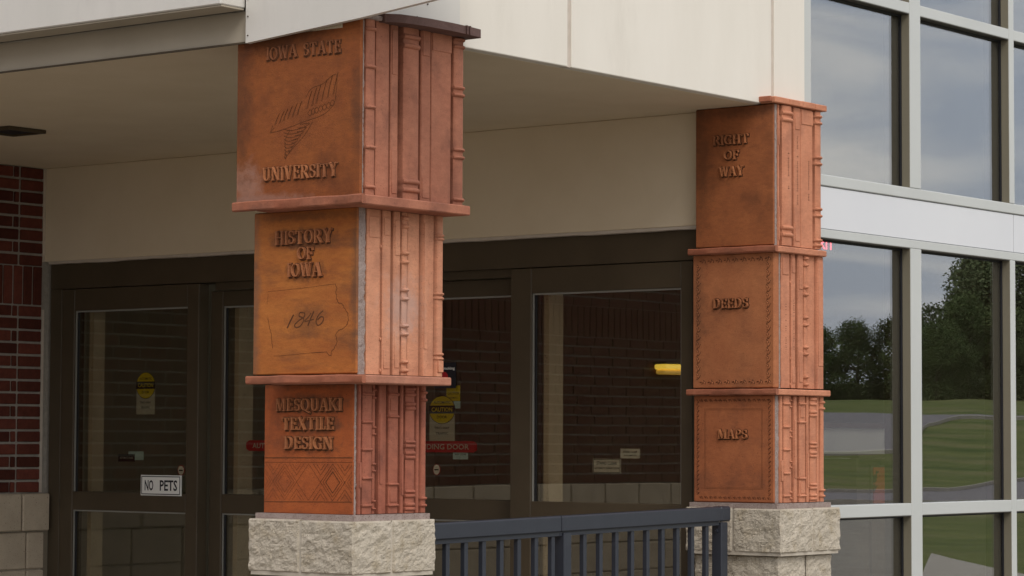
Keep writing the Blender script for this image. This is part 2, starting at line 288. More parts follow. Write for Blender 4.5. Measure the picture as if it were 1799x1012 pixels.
# ------------------------------------------------------------------ raised serif lettering
T, t_ = .16, .08
def arcs(cx, cy, rx, ry, a0, a1, n=12, fat=T):
    o_ = []
    for i in range(n):
        p = []
        for a in (a0+(a1-a0)*i/n, a0+(a1-a0)*(i+1)/n): p.append((cx+rx*math.cos(R(a)), cy+ry*math.sin(R(a)), t_*.8+(fat-t_*.8)*abs(math.cos(R(a)))))
        o_.append(('a', *p[0], *p[1]))
    return o_
def sf(x, y, w_=.26): return ('s', x-w_/2, y+(.03 if y < .5 else -.03), x+w_/2, y+(.03 if y < .5 else -.03), .06)
def sg(x0, y0, x1, y1, w_): return ('s', x0, y0, x1, y1, w_)
GL = {
 'I': (.28, [sg(.14, 0, .14, 1, T), sf(.14, 0), sf(.14, 1)]),
 'O': (.84, arcs(.42, .5, .36, .47, 0, 360, 20)),
 'Q': (.88, arcs(.42, .5, .36, .47, 0, 360, 20)+[sg(.40, .06, .84, -.16, .11)]),
 'C': (.76, arcs(.44, .5, .37, .47, 45, 315, 16)+[sg(.72, .70, .72, .96, .05)]),
 'G': (.84, arcs(.44, .5, .37, .47, 45, 300, 16)+[sg(.72, .70, .72, .96, .05), sg(.70, .04, .70, .42, T*.9), sf(.68, .42, .28)]),
 'W': (1.14, [sg(.12, 1, .36, 0, T), sg(.36, 0, .58, .95, t_), sg(.56, 1, .80, 0, T), sg(.80, 0, 1.02, 1, t_), sf(.12, 1, .28), sf(.57, 1, .24), sf(1.02, 1, .24)]),
 'A': (.86, [sg(.12, 0, .43, 1, t_), sg(.43, 1, .74, 0, T), sg(.24, .34, .62, .34, .07), sf(.12, 0, .26), sf(.74, 0, .28)]),
 'S': (.60, arcs(.30, .735, .215, .225, 40, 250, 10, T*.9)+arcs(.29, .265, .235, .235, -125, 85, 10, T*.9)+[sg(.50, .70, .50, .95, .05), sg(.06, .05, .06, .32, .05)]),
 'T': (.78, [sg(.39, 0, .39, .96, T), sg(.05, .955, .73, .955, .075), sg(.07, .78, .07, .97, .05), sg(.71, .78, .71, .97, .05), sf(.39, 0)]),
 'E': (.68, [sg(.16, 0, .16, 1, T), sg(.04, .965, .58, .965, .065), sg(.04, .035, .62, .035, .065), sg(.16, .52, .48, .52, .06), sg(.57, .78, .57, .98, .05), sg(.61, .02, .61, .25, .05), sg(.47, .42, .47, .62, .05)]),
 'F': (.62, [sg(.16, 0, .16, 1, T), sg(.04, .965, .58, .965, .065), sg(.16, .50, .46, .50, .06), sg(.57, .76, .57, .98, .05), sg(.45, .40, .45, .60, .05), sf(.16, 0)]),
 'L': (.64, [sg(.16, 0, .16, 1, T), sg(.04, .035, .60, .035, .065), sg(.59, .02, .59, .27, .05), sf(.16, 1)]),
 'U': (.84, [sg(.18, .32, .18, 1, T), sg(.67, .32, .67, 1, t_), sf(.18, 1), sf(.67, 1, .22)]+arcs(.425, .33, .245, .30, 180, 360, 10)),
 'N': (.88, [sg(.15, 0, .15, 1, t_), sg(.15, .98, .72, .02, T), sg(.72, 0, .72, 1, t_), sf(.15, 0, .24), sf(.72, 1, .24), sf(.12, 1, .2)]),
 'V': (.84, [sg(.12, 1, .43, 0, T), sg(.43, 0, .72, 1, t_), sf(.12, 1, .28), sf(.72, 1, .24)]),
 'R': (.82, [sg(.16, 0, .16, 1, T), sf(.16, 0), sf(.10, 1, .2), sg(.40, .47, .72, .02, T), sg(.74, .03, .84, .03, .06)]+arcs(.34, .73, .24, .245, -90, 90, 9)+[sg(.16, .965, .36, .965, .06), sg(.16, .49, .36, .49, .06)]),
 'P': (.70, [sg(.16, 0, .16, 1, T), sf(.16, 0), sf(.10, 1, .2)]+arcs(.34, .73, .24, .245, -90, 90, 9)+[sg(.16, .965, .36, .965, .06), sg(.16, .49, .36, .49, .06)]),
 'D': (.86, [sg(.16, 0, .16, 1, T), sf(.10, 0, .2), sf(.10, 1, .2)]+arcs(.36, .5, .34, .47, -90, 90, 12)+[sg(.16, .965, .38, .965, .06), sg(.16, .035, .38, .035, .06)]),
 'Y': (.82, [sg(.41, 0, .41, .5, T), sg(.12, 1, .41, .46, T), sg(.41, .46, .70, 1, t_), sf(.12, 1, .26), sf(.70, 1, .24), sf(.41, 0)]),
 'H': (.90, [sg(.16, 0, .16, 1, T), sg(.72, 0, .72, 1, T), sg(.16, .52, .72, .52, .07), sf(.16, 0), sf(.16, 1), sf(.72, 0), sf(.72, 1)]),
 'M': (1.06, [sg(.16, 0, .16, 1, t_), sg(.18, 1, .52, .05, T), sg(.52, .05, .84, 1, t_), sg(.88, 0, .88, 1, T), sf(.16, 0, .24), sf(.13, 1, .22), sf(.88, 0), sf(.90, 1, .24)]),
 'K': (.86, [sg(.16, 0, .16, 1, T), sg(.24, .48, .68, .98, t_), sg(.34, .56, .74, .02, T), sf(.16, 0), sf(.16, 1), sf(.70, 1, .24), sf(.76, 0, .22)]),
 'X': (.84, [sg(.14, 1, .68, 0, T), sg(.14, 0, .68, 1, t_), sf(.14, 1, .26), sf(.68, 1, .22), sf(.14, 0, .22), sf(.70, 0, .26)]),
}
def word(text, x0, x1, zc, h, y, mat, parent, depth=.012, worn=0):
    widths = [GL[c][0] if c != ' ' else .55 for c in text]; tot = sum(widths)+.10*(len(text)-1)
    kx = (x1-x0)/tot; x = 0; zb = zc-h/2
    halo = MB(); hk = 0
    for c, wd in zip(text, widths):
        if c != ' ':
            mb = MB(); k = 0
            jz = random.uniform(-.0012, .0012)
            for p in GL[c][1]:
                if p[0] == 's': _, ax, ay, bx, by, wa = p; wb = wa
                else: _, ax, ay, wa, bx, by, wb = p
                a = Vector((x0+(x+ax)*kx, zb+ay*h+jz)); b = Vector((x0+(x+bx)*kx, zb+by*h+jz)); d = (b-a)
                if d.length < 1e-6: continue
                d.normalize(); nrm = Vector((-d.y, d.x)); q = (kx+h)/2*.92
                a -= d*.0008; b += d*.0008
                D = depth*random.uniform(.96, 1.0)*(1-worn*.5)-k*.00006; k += 1
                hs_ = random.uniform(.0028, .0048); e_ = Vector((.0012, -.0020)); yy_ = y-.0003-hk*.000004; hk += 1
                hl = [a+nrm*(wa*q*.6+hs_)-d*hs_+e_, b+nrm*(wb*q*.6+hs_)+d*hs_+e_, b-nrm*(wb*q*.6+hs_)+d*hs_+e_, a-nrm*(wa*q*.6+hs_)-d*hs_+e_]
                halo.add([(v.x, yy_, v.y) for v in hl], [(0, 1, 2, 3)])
                lo = [a+nrm*wa*q*.60, b+nrm*wb*q*.60, b-nrm*wb*q*.60, a-nrm*wa*q*.60]
                hi = [a+nrm*wa*q*.36, b+nrm*wb*q*.36, b-nrm*wb*q*.36, a-nrm*wa*q*.36]
                mb.add([(v.x, y+.002, v.y) for v in lo]+[(v.x, y-D, v.y) for v in hi], [(0, 1, 2, 3), (7, 6, 5, 4), (0, 4, 5, 1), (1, 5, 6, 2), (2, 6, 7, 3), (3, 7, 4, 0)])
            build(mb, 'letter', mat, parent)
        x += wd+.10
    build(halo, 'letter_wash', 'wash', parent)  # dark wash outline with the letter's shadow painted in, shifted down and right
def strip(mb, pts, y, wd, k0=0):
    """engraved line: a narrow flat groove filled with dark wash, slightly above the clay"""
    for i in range(len(pts)-1):
        a, b = Vector(pts[i]), Vector(pts[i+1]); d = (b-a)
        if d.length < 1e-5: continue
        d.normalize(); nn = Vector((-d.y, d.x))*wd/2; yy = y-.0005-(i % 7)*.00004-k0*.0003
        mb.add([((a+nn).x, yy, (a+nn).y), ((b+nn).x, yy, (b+nn).y), ((b-nn).x, yy, (b-nn).y), ((a-nn).x, yy, (a-nn).y)], [(0, 1, 2, 3)])

# ------------------------------------------------------------------ book spines on the +X faces
def spine(parent, mat, X, y0, y1, z0, z1, kind, p, rings=(), re=.007, rw=.012, labels=()):
    K = 10 if kind == 'round' else 6
    y0 += .0016; y1 -= .0026
    prof = []
    if kind == 'round':
        for i in range(K+1):
            a = math.pi*i/K; prof.append((.5-.5*math.cos(a), .25+.75*math.sin(a)**.7 if 0 < i < K else .10))
    else:
        bw = min(.0035, (y1-y0)*.2)/(y1-y0); prof = [(0, .1), (0.001, .7), (bw, 1), (1-bw, 1), (.999, .7), (1, .1)]
    st = [(z0, 0), (z0+.0015, 0), (z1-.0015, 0), (z1, 0)]
    for zr in rings:
        if z0+.01 < zr < z1-.008:
            st = [s_ for s_ in st if not (zr-rw < s_[0] < zr+rw) or s_[0] in (z0, z1)]
            for dz, e in ((-.62, 0), (-.5, .45), (-.3, .85), (0, 1), (.3, .85), (.5, .45), (.62, 0)): st.append((zr+dz*rw, e))
    st.sort(); mb = MB(); nP = len(prof); yc = (y0+y1)/2; w_ = y1-y0
    v = []
    for z, e in st:
        for u, d in prof:
            yy = yc+(u-.5)*w_*(1+e*min(.16, .004/w_)); v.append((X+d*p+e*1.35*re*(.35+.65*d) if d > .12 else X-.014, yy, z))
    f = [(i*nP+j, i*nP+j+1, (i+1)*nP+j+1, (i+1)*nP+j) for i in range(len(st)-1) for j in range(nP-1)]
    f += [tuple(range(nP-1, -1, -1)), tuple((len(st)-1)*nP+j for j in range(nP))]
    mb.add(v, f)
    for (za, zb) in labels:
        i_ = w_*.12; mb.box(X+p-.004, X+p+.0028+(.001 if kind == 'round' else 0), y0+i_, y1-i_, min(za, zb), max(za, zb), c=.0012)
    return build(mb, 'book_spine', mat, parent, smooth=True)
def rowmap(ys_src, ys_dst):
    pass

def mold1(par, mat, X, E, z0, z1, cut=False):
    """E: y edges of the spines A..G, (start, end) pairs"""
    i = 0
    if not cut:
        spine(par, mat, X, *E[0], z0, z1, 'round', .018, rings=[2.9636, 2.8283, 2.6836, 2.5398, 2.3981]); spine(par, mat, X, *E[1], z0, z1, 'round', .012); i = 2
    spine(par, mat, X, *E[i], z0, z1, 'flat', .010, labels=[(2.9787-(.03 if cut else 0), 2.8155), (2.5453, 2.3851)] if not cut else [(2.92, 2.79), (2.52, 2.375)])
    D = (2.9605, 2.9277, 2.4338, 2.4032) if not cut else (2.935, 2.905, 2.432, 2.401)
    spine(par, mat, X, *E[i+1], z0, z1, 'round', .020, rings=D, re=.008, rw=.016)
    spine(par, mat, X, *E[i+2], z0, z1, 'flat', .013, labels=[(z1-.004, 2.9028), (2.4548, 2.3814)] if not cut else [(2.945, 2.871), (2.46, 2.378)])
    spine(par, mat, X, *E[i+3], z0, z1, 'flat', .010, labels=[])
    y0, y1 = E[i+3]; zl = 2.930 if not cut else 2.90
    mb = MB(); mb.box(X+.008, X+.0135, y0+.006, y1-.004, zl, z1-.004, c=.001)
    build(mb, 'title_band', mat, par)
    G = [2.986, 2.9586, 2.8055, 2.7781, 2.5747, 2.5457, 2.3892, 2.3680] if not cut else [2.945, 2.915, 2.762, 2.733, 2.532, 2.502, 2.393, 2.370]
    spine(par, mat, X, *E[i+4], z0, z1, 'round', .018, rings=G, re=.008)
def mold2(par, mat, X, E, z0, z1, full=True):
    spine(par, mat, X, *E[0], z0, z1, 'flat', .010, labels=[(2.3012, 2.2267)])
    spine(par, mat, X, *E[1], z0, z1, 'round', .004, rings=[2.1967, 1.8626, 1.7498], re=.006)
    spine(par, mat, X, *E[2], z0, z1, 'flat', .010, labels=[(2.3032, 2.2379), (1.8248, 1.7566)])
    spine(par, mat, X, *E[3], z0, z1, 'flat', .013, labels=[(2.2968, 2.1691), (1.8947, 1.7611)])
    spine(par, mat, X, *E[4], z0, z1, 'round', .014, rings=[2.3064, 2.2768, 2.1796, 2.1468, 2.0457, 2.0129, 1.9146, 1.8845, 1.7837, 1.7523], re=.009, rw=.013)
    spine(par, mat, X, *E[5], z0, z1, 'flat', .006)
    spine(par, mat, X, *E[6], z0, z1, 'flat', .015, labels=[(2.2976, 1.8342)])
    if full:
        spine(par, mat, X, *E[7], z0, z1, 'flat', .005)
        spine(par, mat, X, *E[8], z0, z1, 'round', .018, rings=[2.2566, 2.2432, 2.0398, 2.0231, 1.8168, 1.8002], re=.006, rw=.009, labels=[(1.7935, 1.7503)])
def mold3(par, mat, X, E, z0, z1):
    spine(par, mat, X, *E[0], z0, z1, 'round', .014, labels=[(1.42, 1.33)])
    spine(par, mat, X, *E[1], z0, z1, 'round', .017, rings=[1.6646, 1.5645, 1.4657, 1.3631, 1.2655], re=.006, rw=.010)
    spine(par, mat, X, *E[2], z0, z1, 'round', .006, rings=[1.6805, 1.6522, 1.5454, 1.5209, 1.4134, 1.3889, 1.2807, 1.2534], re=.006, rw=.007)
    spine(par, mat, X, *E[3], z0, z1, 'flat', .014, labels=[(1.5948, 1.3408)])
    spine(par, mat, X, *E[4], z0, z1, 'flat', .003)
    spine(par, mat, X, *E[5], z0, z1, 'flat', .011, rings=[1.6658, 1.5859, 1.3402, 1.2639], re=.006, rw=.009, labels=[(1.6500, 1.6059), (1.3215, 1.2760)])
    spine(par, mat, X, *E[6], z0, z1, 'flat', .013, labels=[(1.45, 1.30)])
    spine(par, mat, X, *E[7], z0, z1, 'round', .017, rings=[1.688, 1.666, 1.632, 1.616, 1.493, 1.478, 1.453, 1.437, 1.312, 1.297, 1.266, 1.250], re=.006, rw=.012)
    spine(par, mat, X, *E[8], z0, z1, 'round', .012)
    spine(par, mat, X, *E[9], z0, z1, 'round', .017, rings=[1.6748, 1.6476, 1.2874, 1.2615], re=.007, rw=.010)
def rough_strip(mb, X, ya, yb, z0, z1, amp=.003):
    """lumpy mortar bead on a +X face"""
    nz_ = max(4, int((z1-z0)/.012)); v = []
    for i in range(nz_+1):
        z = z0+(z1-z0)*i/nz_; a = ya+amp*noise.noise(Vector((0, z*60, 3))); b = yb+amp*1.4*noise.noise(Vector((5, z*60, ya*9)))
        for y, e in ((a, 0), (a+.001, .7), ((a+b)/2, 1), (b-.001, .7), (b, 0)): v.append((X+e*(.004+amp*.5*noise.noise(Vector((y*90, z*90, 1)))), y, z))
    mb.add(v, [(i*5+j, i*5+j+1, (i+1)*5+j+1, (i+1)*5+j) for i in range(nz_) for j in range(4)])
def rock(parent, name, mat, x0, x1, y0, y1, z0, z1, amp=.009, seed=0, step=.006, faces='FR', ch=.005):
    """split-faced block: front (-Y) and right (+X) faces broken, edges pillowed"""
    mb = MB(); mb.box(x0+.012, x1-.012, y0+.012, y1-.012, z0, z1)
    def patch(us, vs, fn):
        nu, nv = len(us), len(vs)
        mb.add([fn(u, v) for u in us for v in vs], [(i*nv+j, (i+1)*nv+j, (i+1)*nv+j+1, i*nv+j+1) for i in range(nu-1) for j in range(nv-1)])
    def lin(a, b, s_): k = max(2, round((b-a)/s_)); return [a+(b-a)*i/k for i in range(k+1)]
    def disp(u, v, a, b, c, d):
        e = min(u-a, b-u, v-c, d-v); edge = max(0, 1-e/ch)
        q = Vector(((u+v*.5)*20+seed, (v-u*.4)*34, seed*1.7)); h = noise.fractal(q, .55, 2.2, 6)
        fct = 1-2*abs(noise.noise(q*.35+Vector((9, 9, 9))))
        return amp*(h*.55+fct*.35)*(1-edge*.7)-.006*edge
    if 'F' in faces: patch(lin(x0, x1, step), lin(z0, z1, step), lambda u, v: (u, y0-disp(u, v, x0, x1, z0, z1), v))
    if 'R' in faces: patch(lin(y0, y1, step), lin(z0, z1, step), lambda u, v: (x1+disp(u+7, v, y0+7, y1+7, z0, z1), u, v))
    if 'L' in faces: patch(lin(y0, y1, step), lin(z0, z1, step), lambda u, v: (x0-disp(u+3, v, y0+3, y1+3, z0, z1), u, v))
    mb.box(x0+.006, x1-.006, y0+.006, y1-.006, z1-.004, z1-.0005)
    mb.box(x0+.006, x1-.006, y0+.006, y1-.006, z0+.0005, z0+.004)
    return build(mb, name, mat, parent)

def stone_base(col, x0, x1, y0, y1, xm, ym, sd):
    # cap course of four blocks
    rock(col, 'stone', 'stone', x0, xm-.004, y0, ym-.004, 1.022, 1.213, seed=sd, faces='FL')
    rock(col, 'stone', 'stone', xm+.004, x1, y0, ym-.004, 1.022, 1.211, seed=sd+3, faces='FR')
    rock(col, 'stone', 'stone', xm+.004, x1, ym+.004, y1, 1.022, 1.212, seed=sd+6, faces='R')
    rock(col, 'stone', 'stone', x0, xm-.004, ym+.004, y1, 1.022, 1.212, seed=sd+8, faces='L')
    mb = MB(); mb.box(x0+.01, x1-.0045, y0+.0045, y1-.01, 1.010, 1.207); build(mb, 'mortar_joint', 'stonejoint', col)
    i = .028; z = 1.008; k = 0
    while z > .02:
        z2 = max(z-.19, .0)
        rock(col, 'stone', 'stone', x0+i, x1-i, y0+i, (y0+y1)/2, z2+.008, z, seed=sd+20+k, faces='FRL')
        rock(col, 'stone', 'stone', x0+i, x1-i, (y0+y1)/2+.008, y1-i, z2+.008, z, seed=sd+30+k, faces='RL')
        z = z2; k += 1
    build(B(x0+i+.012, x1-i-.012, y0+i+.012, y1-i-.012, 0, 1.012), 'mortar_core', 'stonejoint', col)

# ------------------------------------------------------------------ near column
near = thing('terracotta_column', (-.21, .17, 0), 'large near column of stacked terracotta books lettered HISTORY OF IOWA on a rough stone base', 'column', 'terracotta book columns at the entrance')
stone_base(near, -.471, .040, -.062, .392, -.218, .149, 2)
mb = MB(); mb.prism([(-.462, -.035), (.018, -.035), (.018, .385), (-.462, .385)], 1.208, 1.233)
build(mb, 'mortar_bed', 'mortar', near)
# bottom block
b3 = build(B(-.440, -.033, .012, .386, 1.229, 1.703), 'block', 'claycore', near, label='bottom terracotta book block, lettered MESQUAKI TEXTILE DESIGN')
build(B(-.449, -.014, -.005, .0, 1.232, 1.701, c=.0035), 'cover_panel', 'front3', b3)
build(B(-.449, -.441, .0, .388, 1.232, 1.701), 'side_panel', 'front3', b3)
mb = MB(); rough_strip(mb, -.018, -.003, .0000+.011, 1.231, 1.702, .004); build(mb, 'mortar_joint', 'mortar', b3)
E3 = [(.0140, .0324), (.0345, .0926), (.096, .1167), (.1248, .1487), (.1500, .1784), (.1815, .2381), (.2461, .266), (.2724, .3302), (.3367, .3575), (.3614, .3928)]
mold3(b3, 'side3', -.020, E3, 1.235, 1.700)
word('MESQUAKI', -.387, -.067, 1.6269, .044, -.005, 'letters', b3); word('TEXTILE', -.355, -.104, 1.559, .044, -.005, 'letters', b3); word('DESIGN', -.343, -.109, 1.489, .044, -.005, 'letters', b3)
mb = MB()
strip(mb, [(-.446, 1.4335), (-.018, 1.4365)], -.005, .0035)
strip(mb, [(-.446, 1.4175), (-.018, 1.4205)], -.005, .0012, 1); strip(mb, [(-.446, 1.273), (-.018, 1.279)], -.005, .0028)
def clip_seg(a, b, xa, xb, za, zb):
    n_ = 24; pts = [(a[0]+(b[0]-a[0])*i/n_, a[1]+(b[1]-a[1])*i/n_) for i in range(n_+1)]
    pts = [p for p in pts if xa <= p[0] <= xb and za <= p[1] <= zb]
    return [pts[0], pts[-1]] if len(pts) > 1 else None
zc, hw, hh = 1.348, .0583, .066
k = 0
for ci, cx in enumerate((-.345, -.2283, -.1117, .005, -.4617)):
    for s_ in (1.0, .80, .58):
        if ci == 1 and s_ < .9: continue
        for a, b in (((cx, zc+hh*s_), (cx+hw*s_*1.0, zc)), ((cx+hw*s_, zc), (cx, zc-hh*s_)), ((cx, zc-hh*s_), (cx-hw*s_, zc)), ((cx-hw*s_, zc), (cx, zc+hh*s_))):
            q = clip_seg(a, b, -.444, -.019, 1.280, 1.4155)
            if q: strip(mb, q, -.005, {0: .0009, 1: .0011, 2: .0016 if s_ > .7 else .0030, 3: .0011, 4: .0009}[ci], k % 5); k += 1
for cx in (-.403, -.2867, -.170, -.0534):
    for s_ in (.62, .36):
        for sg_ in (1, -1):
            zb = zc+sg_*hh
            for dx in (-1, 1):
                q = clip_seg((cx, zb-sg_*hh*s_), (cx+dx*hw*s_, zb), -.444, -.019, 1.280, 1.4155)
                if q: strip(mb, q, -.005, .0009 if cx < -.25 else .0014, k % 5); k += 1
build(mb, 'engraved_pattern', 'faint', b3)
# middle block
b2 = build(B(-.470, .004, -.025, .432, 1.731, 2.333), 'block', 'claycore', near, label='middle terracotta book block, lettered HISTORY OF IOWA with an engraved state outline')
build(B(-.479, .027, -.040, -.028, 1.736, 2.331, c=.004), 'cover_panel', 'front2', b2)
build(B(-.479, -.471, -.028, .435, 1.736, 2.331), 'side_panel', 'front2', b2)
mb = MB(); rough_strip(mb, .019, -.0275, .0105, 1.734, 2.330, .006); build(mb, 'mortar_joint', 'mortar', b2)
E2 = [(.0140, .0884), (.0890, .0985), (.1003, .1495), (.1583, .1984), (.2060, .2419), (.2441, .313), (.3227, .3521), (.3535, .398), (.4013, .4423)]
mold2(b2, 'side2', .016, E2, 1.735, 2.328)
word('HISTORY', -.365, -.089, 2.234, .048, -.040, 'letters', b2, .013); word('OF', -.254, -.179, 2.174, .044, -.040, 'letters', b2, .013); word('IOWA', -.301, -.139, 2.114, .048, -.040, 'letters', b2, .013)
mb = MB()
def mp2(u, v): # sketch units to the panel
    return (-.4080+(u-55)/803*.3976, 2.0415-(v-180)/665*.2515+(u-55)/803*.011)
ol = [(60, 182), (240, 180), (480, 172), (640, 163), (725, 160), (742, 205), (733, 250), (738, 300), (762, 340), (798, 362), (822, 410), (846, 445), (858, 492), (848, 535), (832, 568), (792, 590), (758, 608), (738, 642), (742, 680), (750, 712), (728, 748), (716, 778), (694, 800), (690, 842), (665, 825), (648, 800), (500, 800), (300, 808), (122, 812), (112, 790), (114, 735), (106, 660), (104, 618), (90, 560), (76, 496), (64, 430), (40, 350), (52, 300), (60, 250), (58, 182)]
ol2 = []
for i in range(len(ol)-1):
    for k in range(3):
        u = ol[i][0]+(ol[i+1][0]-ol[i][0])*k/3; v = ol[i][1]+(ol[i+1][1]-ol[i][1])*k/3
        j = 5 if (i > 4 and i < 24) or i > 27 else 1.2
        ol2.append(mp2(u+random.uniform(-j, j), v+random.uniform(-j, j)))
for a_, b_, w_ in ((0, 12, .0010), (12, 78, .0019), (78, 84, .0010), (90, 105, .0019), (111, 117, .0013)): strip(mb, ol2[a_:b_+1], -.040, w_)
build(mb, 'engraved_outline', 'faint', b2, kind='stuff')
mb = MB()
def curve(pts, n_=6):
    o_ = []
    P_ = [pts[0]]+list(pts)+[pts[-1]]
    for i in range(1, len(P_)-2):
        for k in range(n_):
            t = k/n_; a, b, c, d = (Vector(q) for q in P_[i-1:i+3])
            o_.append(tuple(.5*((2*b)+(c-a)*t+(2*a-5*b+4*c-d)*t*t+(3*b-a-3*c+d)*t**3)))
    return o_+[tuple(pts[-1])]
for g_, wd in (([(320, 425), (290, 480), (258, 548)], .006), ([(430, 415), (385, 408), (375, 440), (420, 470), (395, 530), (350, 550), (330, 525), (370, 485), (425, 450), (430, 415)], .004),
           ([(492, 420), (468, 455), (430, 495), (520, 482)], .0036), ([(520, 405), (490, 470), (462, 540)], .006), ([(612, 405), (570, 440), (542, 500), (560, 542), (600, 520), (615, 475), (590, 462), (556, 490)], .0045)):
    strip(mb, [mp2(*q) for q in curve(g_)], -.040, wd)
build(mb, 'engraved_date', 'wash', b2)
# top block
b1 = build(B(-.508, .057, -.078, .482, 2.360, 3.000), 'block', 'claycore', near, label='top terracotta book block, lettered IOWA STATE UNIVERSITY')
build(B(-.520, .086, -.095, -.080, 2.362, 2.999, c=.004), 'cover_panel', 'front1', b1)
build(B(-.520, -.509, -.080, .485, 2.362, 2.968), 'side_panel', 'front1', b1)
mb = MB(); rough_strip(mb, .073, -.0795, -.066, 2.362, 3.000, .004); build(mb, 'mortar_joint', 'mortar', b1)
E1 = [(-.064, -.0098), (-.0067, .0728), (.076, .1202), (.1392, .2339), (.2417, .3001), (.3027, .4219), (.4286, .4922)]
mold1(b1, 'side1', .070, E1, 2.362, 3.0)
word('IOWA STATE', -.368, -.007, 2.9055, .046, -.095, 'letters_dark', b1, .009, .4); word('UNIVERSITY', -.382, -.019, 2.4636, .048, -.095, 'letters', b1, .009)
# engraved emblem: slanted team lettering above a whirlwind funnel
mb = MB()
def em(u, v): return (-.354+(u-180)/480*.3275, 2.828-(v-260)/650*.318+(u-180)/480*.02)
lines = []
for (u, v, h_) in ((225, 640, 75), (258, 632, 78), (285, 622, 80), (318, 612, 85), (352, 602, 88), (385, 596, 92), (455, 560, 120), (490, 548, 125), (520, 535, 130), (560, 520, 140), (600, 505, 150), (640, 490, 150)):
    lines.append([(u, v), (u+10, v-h_*.5), (u+26, v-h_)]); lines.append([(u-8, v+4), (u+4, v-h_*.4), (u+30, v-h_-6)])
for (u, v) in ((470, 620), (492, 614), (516, 610), (545, 604), (572, 598), (600, 590), (628, 578)):
    lines.append(curve([(u, v), (u-14, v-22), (u+4, v-46), (u+16, v-20), (u+2, v)]))
lines.append(curve([(185, 695), (260, 690), (340, 675), (430, 655), (520, 640), (590, 615), (640, 560), (655, 510)]))
lines.append(curve([(205, 640), (190, 690), (215, 660)])); lines.append(curve([(440, 480), (480, 420), (560, 400), (655, 350), (650, 520)]))
for i in range(9):
    t = i/8; v = 690+205*t; wdt = 85*(1-t)+7; c = 375-75*t
    lines.append(curve([(c-wdt, v-6), (c-wdt*.4, v+14), (c+wdt*.5, v+8), (c+wdt, v-16), (c+wdt*.3, v-20)]))
lines.append(curve([(330, 700), (295, 770), (300, 850), (290, 900)])); lines.append(curve([(490, 670), (430, 760), (350, 840), (295, 905)]))
for q in lines: strip(mb, [em(*p) for p in q], -.095, .0019)
build(mb, 'engraved_emblem', 'faint', b1)
# ledges and cap
def ledge(col, x0, x1, y0, y1, z0, z1, ysplit, mf, ms, seed=1):
    mb = MB(); random.seed(seed)
    n_ = 16; xs = [x0+(x1-x0)*i/n_ for i in range(n_+1)]; v = []
    for i, x in enumerate(xs):
        w1 = .0008*math.sin(i*.9+seed)+random.uniform(-.0005, .0005); w2 = random.uniform(-.0006, .0006)
        v += [(x, y0+.004, z0+w2), (x, y0, z0+.005+w2), (x, y0+w1*.5, z1-.004+w1), (x, y0+.004, z1+w1), (x, ysplit, z1+w1*.3), (x, ysplit, z0)]
    mb.add(v, [(i*6+j, (i+1)*6+j, (i+1)*6+(j+1) % 6, i*6+(j+1) % 6) for i in range(n_) for j in range(6)]+[(0, 1, 2, 3, 4, 5), tuple(n_*6+j for j in range(5, -1, -1))])
    build(mb, 'ledge', mf, col, smooth=True)
    build(B(x0+.1, x1-.0012, ysplit+.002, y1, z0-.0015, z1-.001, c=.004), 'ledge', ms, col)
ledge(near, -.457, .106, -.100, .402, 1.701, 1.731, -.080, 'ledge', 'ledge_pale', 3)
ledge(near, -.500, .131, -.136, .476, 2.331, 2.366, -.118, 'ledge', 'side1', 5)
mb = MB(); mb.prism([(.06, .005), (.105, .012), (.140, .055), (.152, .11), (.163, .2), (.165, .32), (.158, .44), (.150, .505), (.140, .518), (.06, .52)], 2.994, 3.024)
mb.box(.150, .166, .405, .412, 2.993, 3.026); mb.box(.148, .164, .425, .431, 2.993, 3.026)
build(mb, 'cap_ledge', 'cap', near, smooth=True)
mb = MB(); mb.box(.04, .095, -.08, .08, 2.998, 3.016, c=.004); build(mb, 'mortar_smear', 'mortar', near)

# ------------------------------------------------------------------ far column
far = thing('terracotta_column', (-.10, 2.81, 0), 'smaller far column of stacked terracotta books lettered DEEDS and MAPS beside the window wall', 'column', 'terracotta book columns at the entrance')
stone_base(far, -.335, .160, 2.570, 3.056, -.09, 2.83, 41)
build(B(-.325, .128, 2.585, 3.03, 1.208, 1.234), 'mortar_bed', 'mortar', far)
def far_block(z0, z1, x0, x1, yf, E, mold, mf, lab, sidestrip=False, **kw):
    b = build(B(x0+.008, x1-.021, yf+.012, 2.995, z0, z1), 'block', 'claycore', far, label=lab)
    build(B(x0, x1, yf, yf+(.011 if not sidestrip else .042), z0+.003, z1-.001, c=.004), 'cover_panel', mf, b)
    build(B(x0, x0+.007, yf+.045, 3.015, z0+.003, z1-.003), 'side_panel', mf, b)
    mb = MB()
    ya = yf+.012 if not sidestrip else yf+.043
    rough_strip(mb, x1-.005, ya, min(E[0][0]-.001, ya+.028), z0+.002, z1-.002, .003); build(mb, 'mortar_joint', 'mortar', b)
    mold(b, 'rside', x1-.008, E, z0+.004, z1-.003, **kw); return b
r1 = far_block(2.350, 2.970, -.310, .098, 2.610, [(2.6400, 2.6560), (2.6682, 2.7544), (2.7685, 2.8237), (2.8280, 2.9324), (2.9444, 2.9975)], mold1, 'rfront1', 'top terracotta book block, lettered RIGHT OF WAY', cut=True)
r2 = far_block(1.730, 2.322, -.322, .101, 2.606, [(2.6620, 2.7336), (2.7342, 2.7425), (2.7429, 2.7803), (2.7944, 2.84), (2.8449, 2.8762), (2.878, 2.9464), (2.9512, 3.0071)], mold2, 'rfront2', 'middle terracotta book block, lettered DEEDS inside a leaf border', sidestrip=True, full=False)
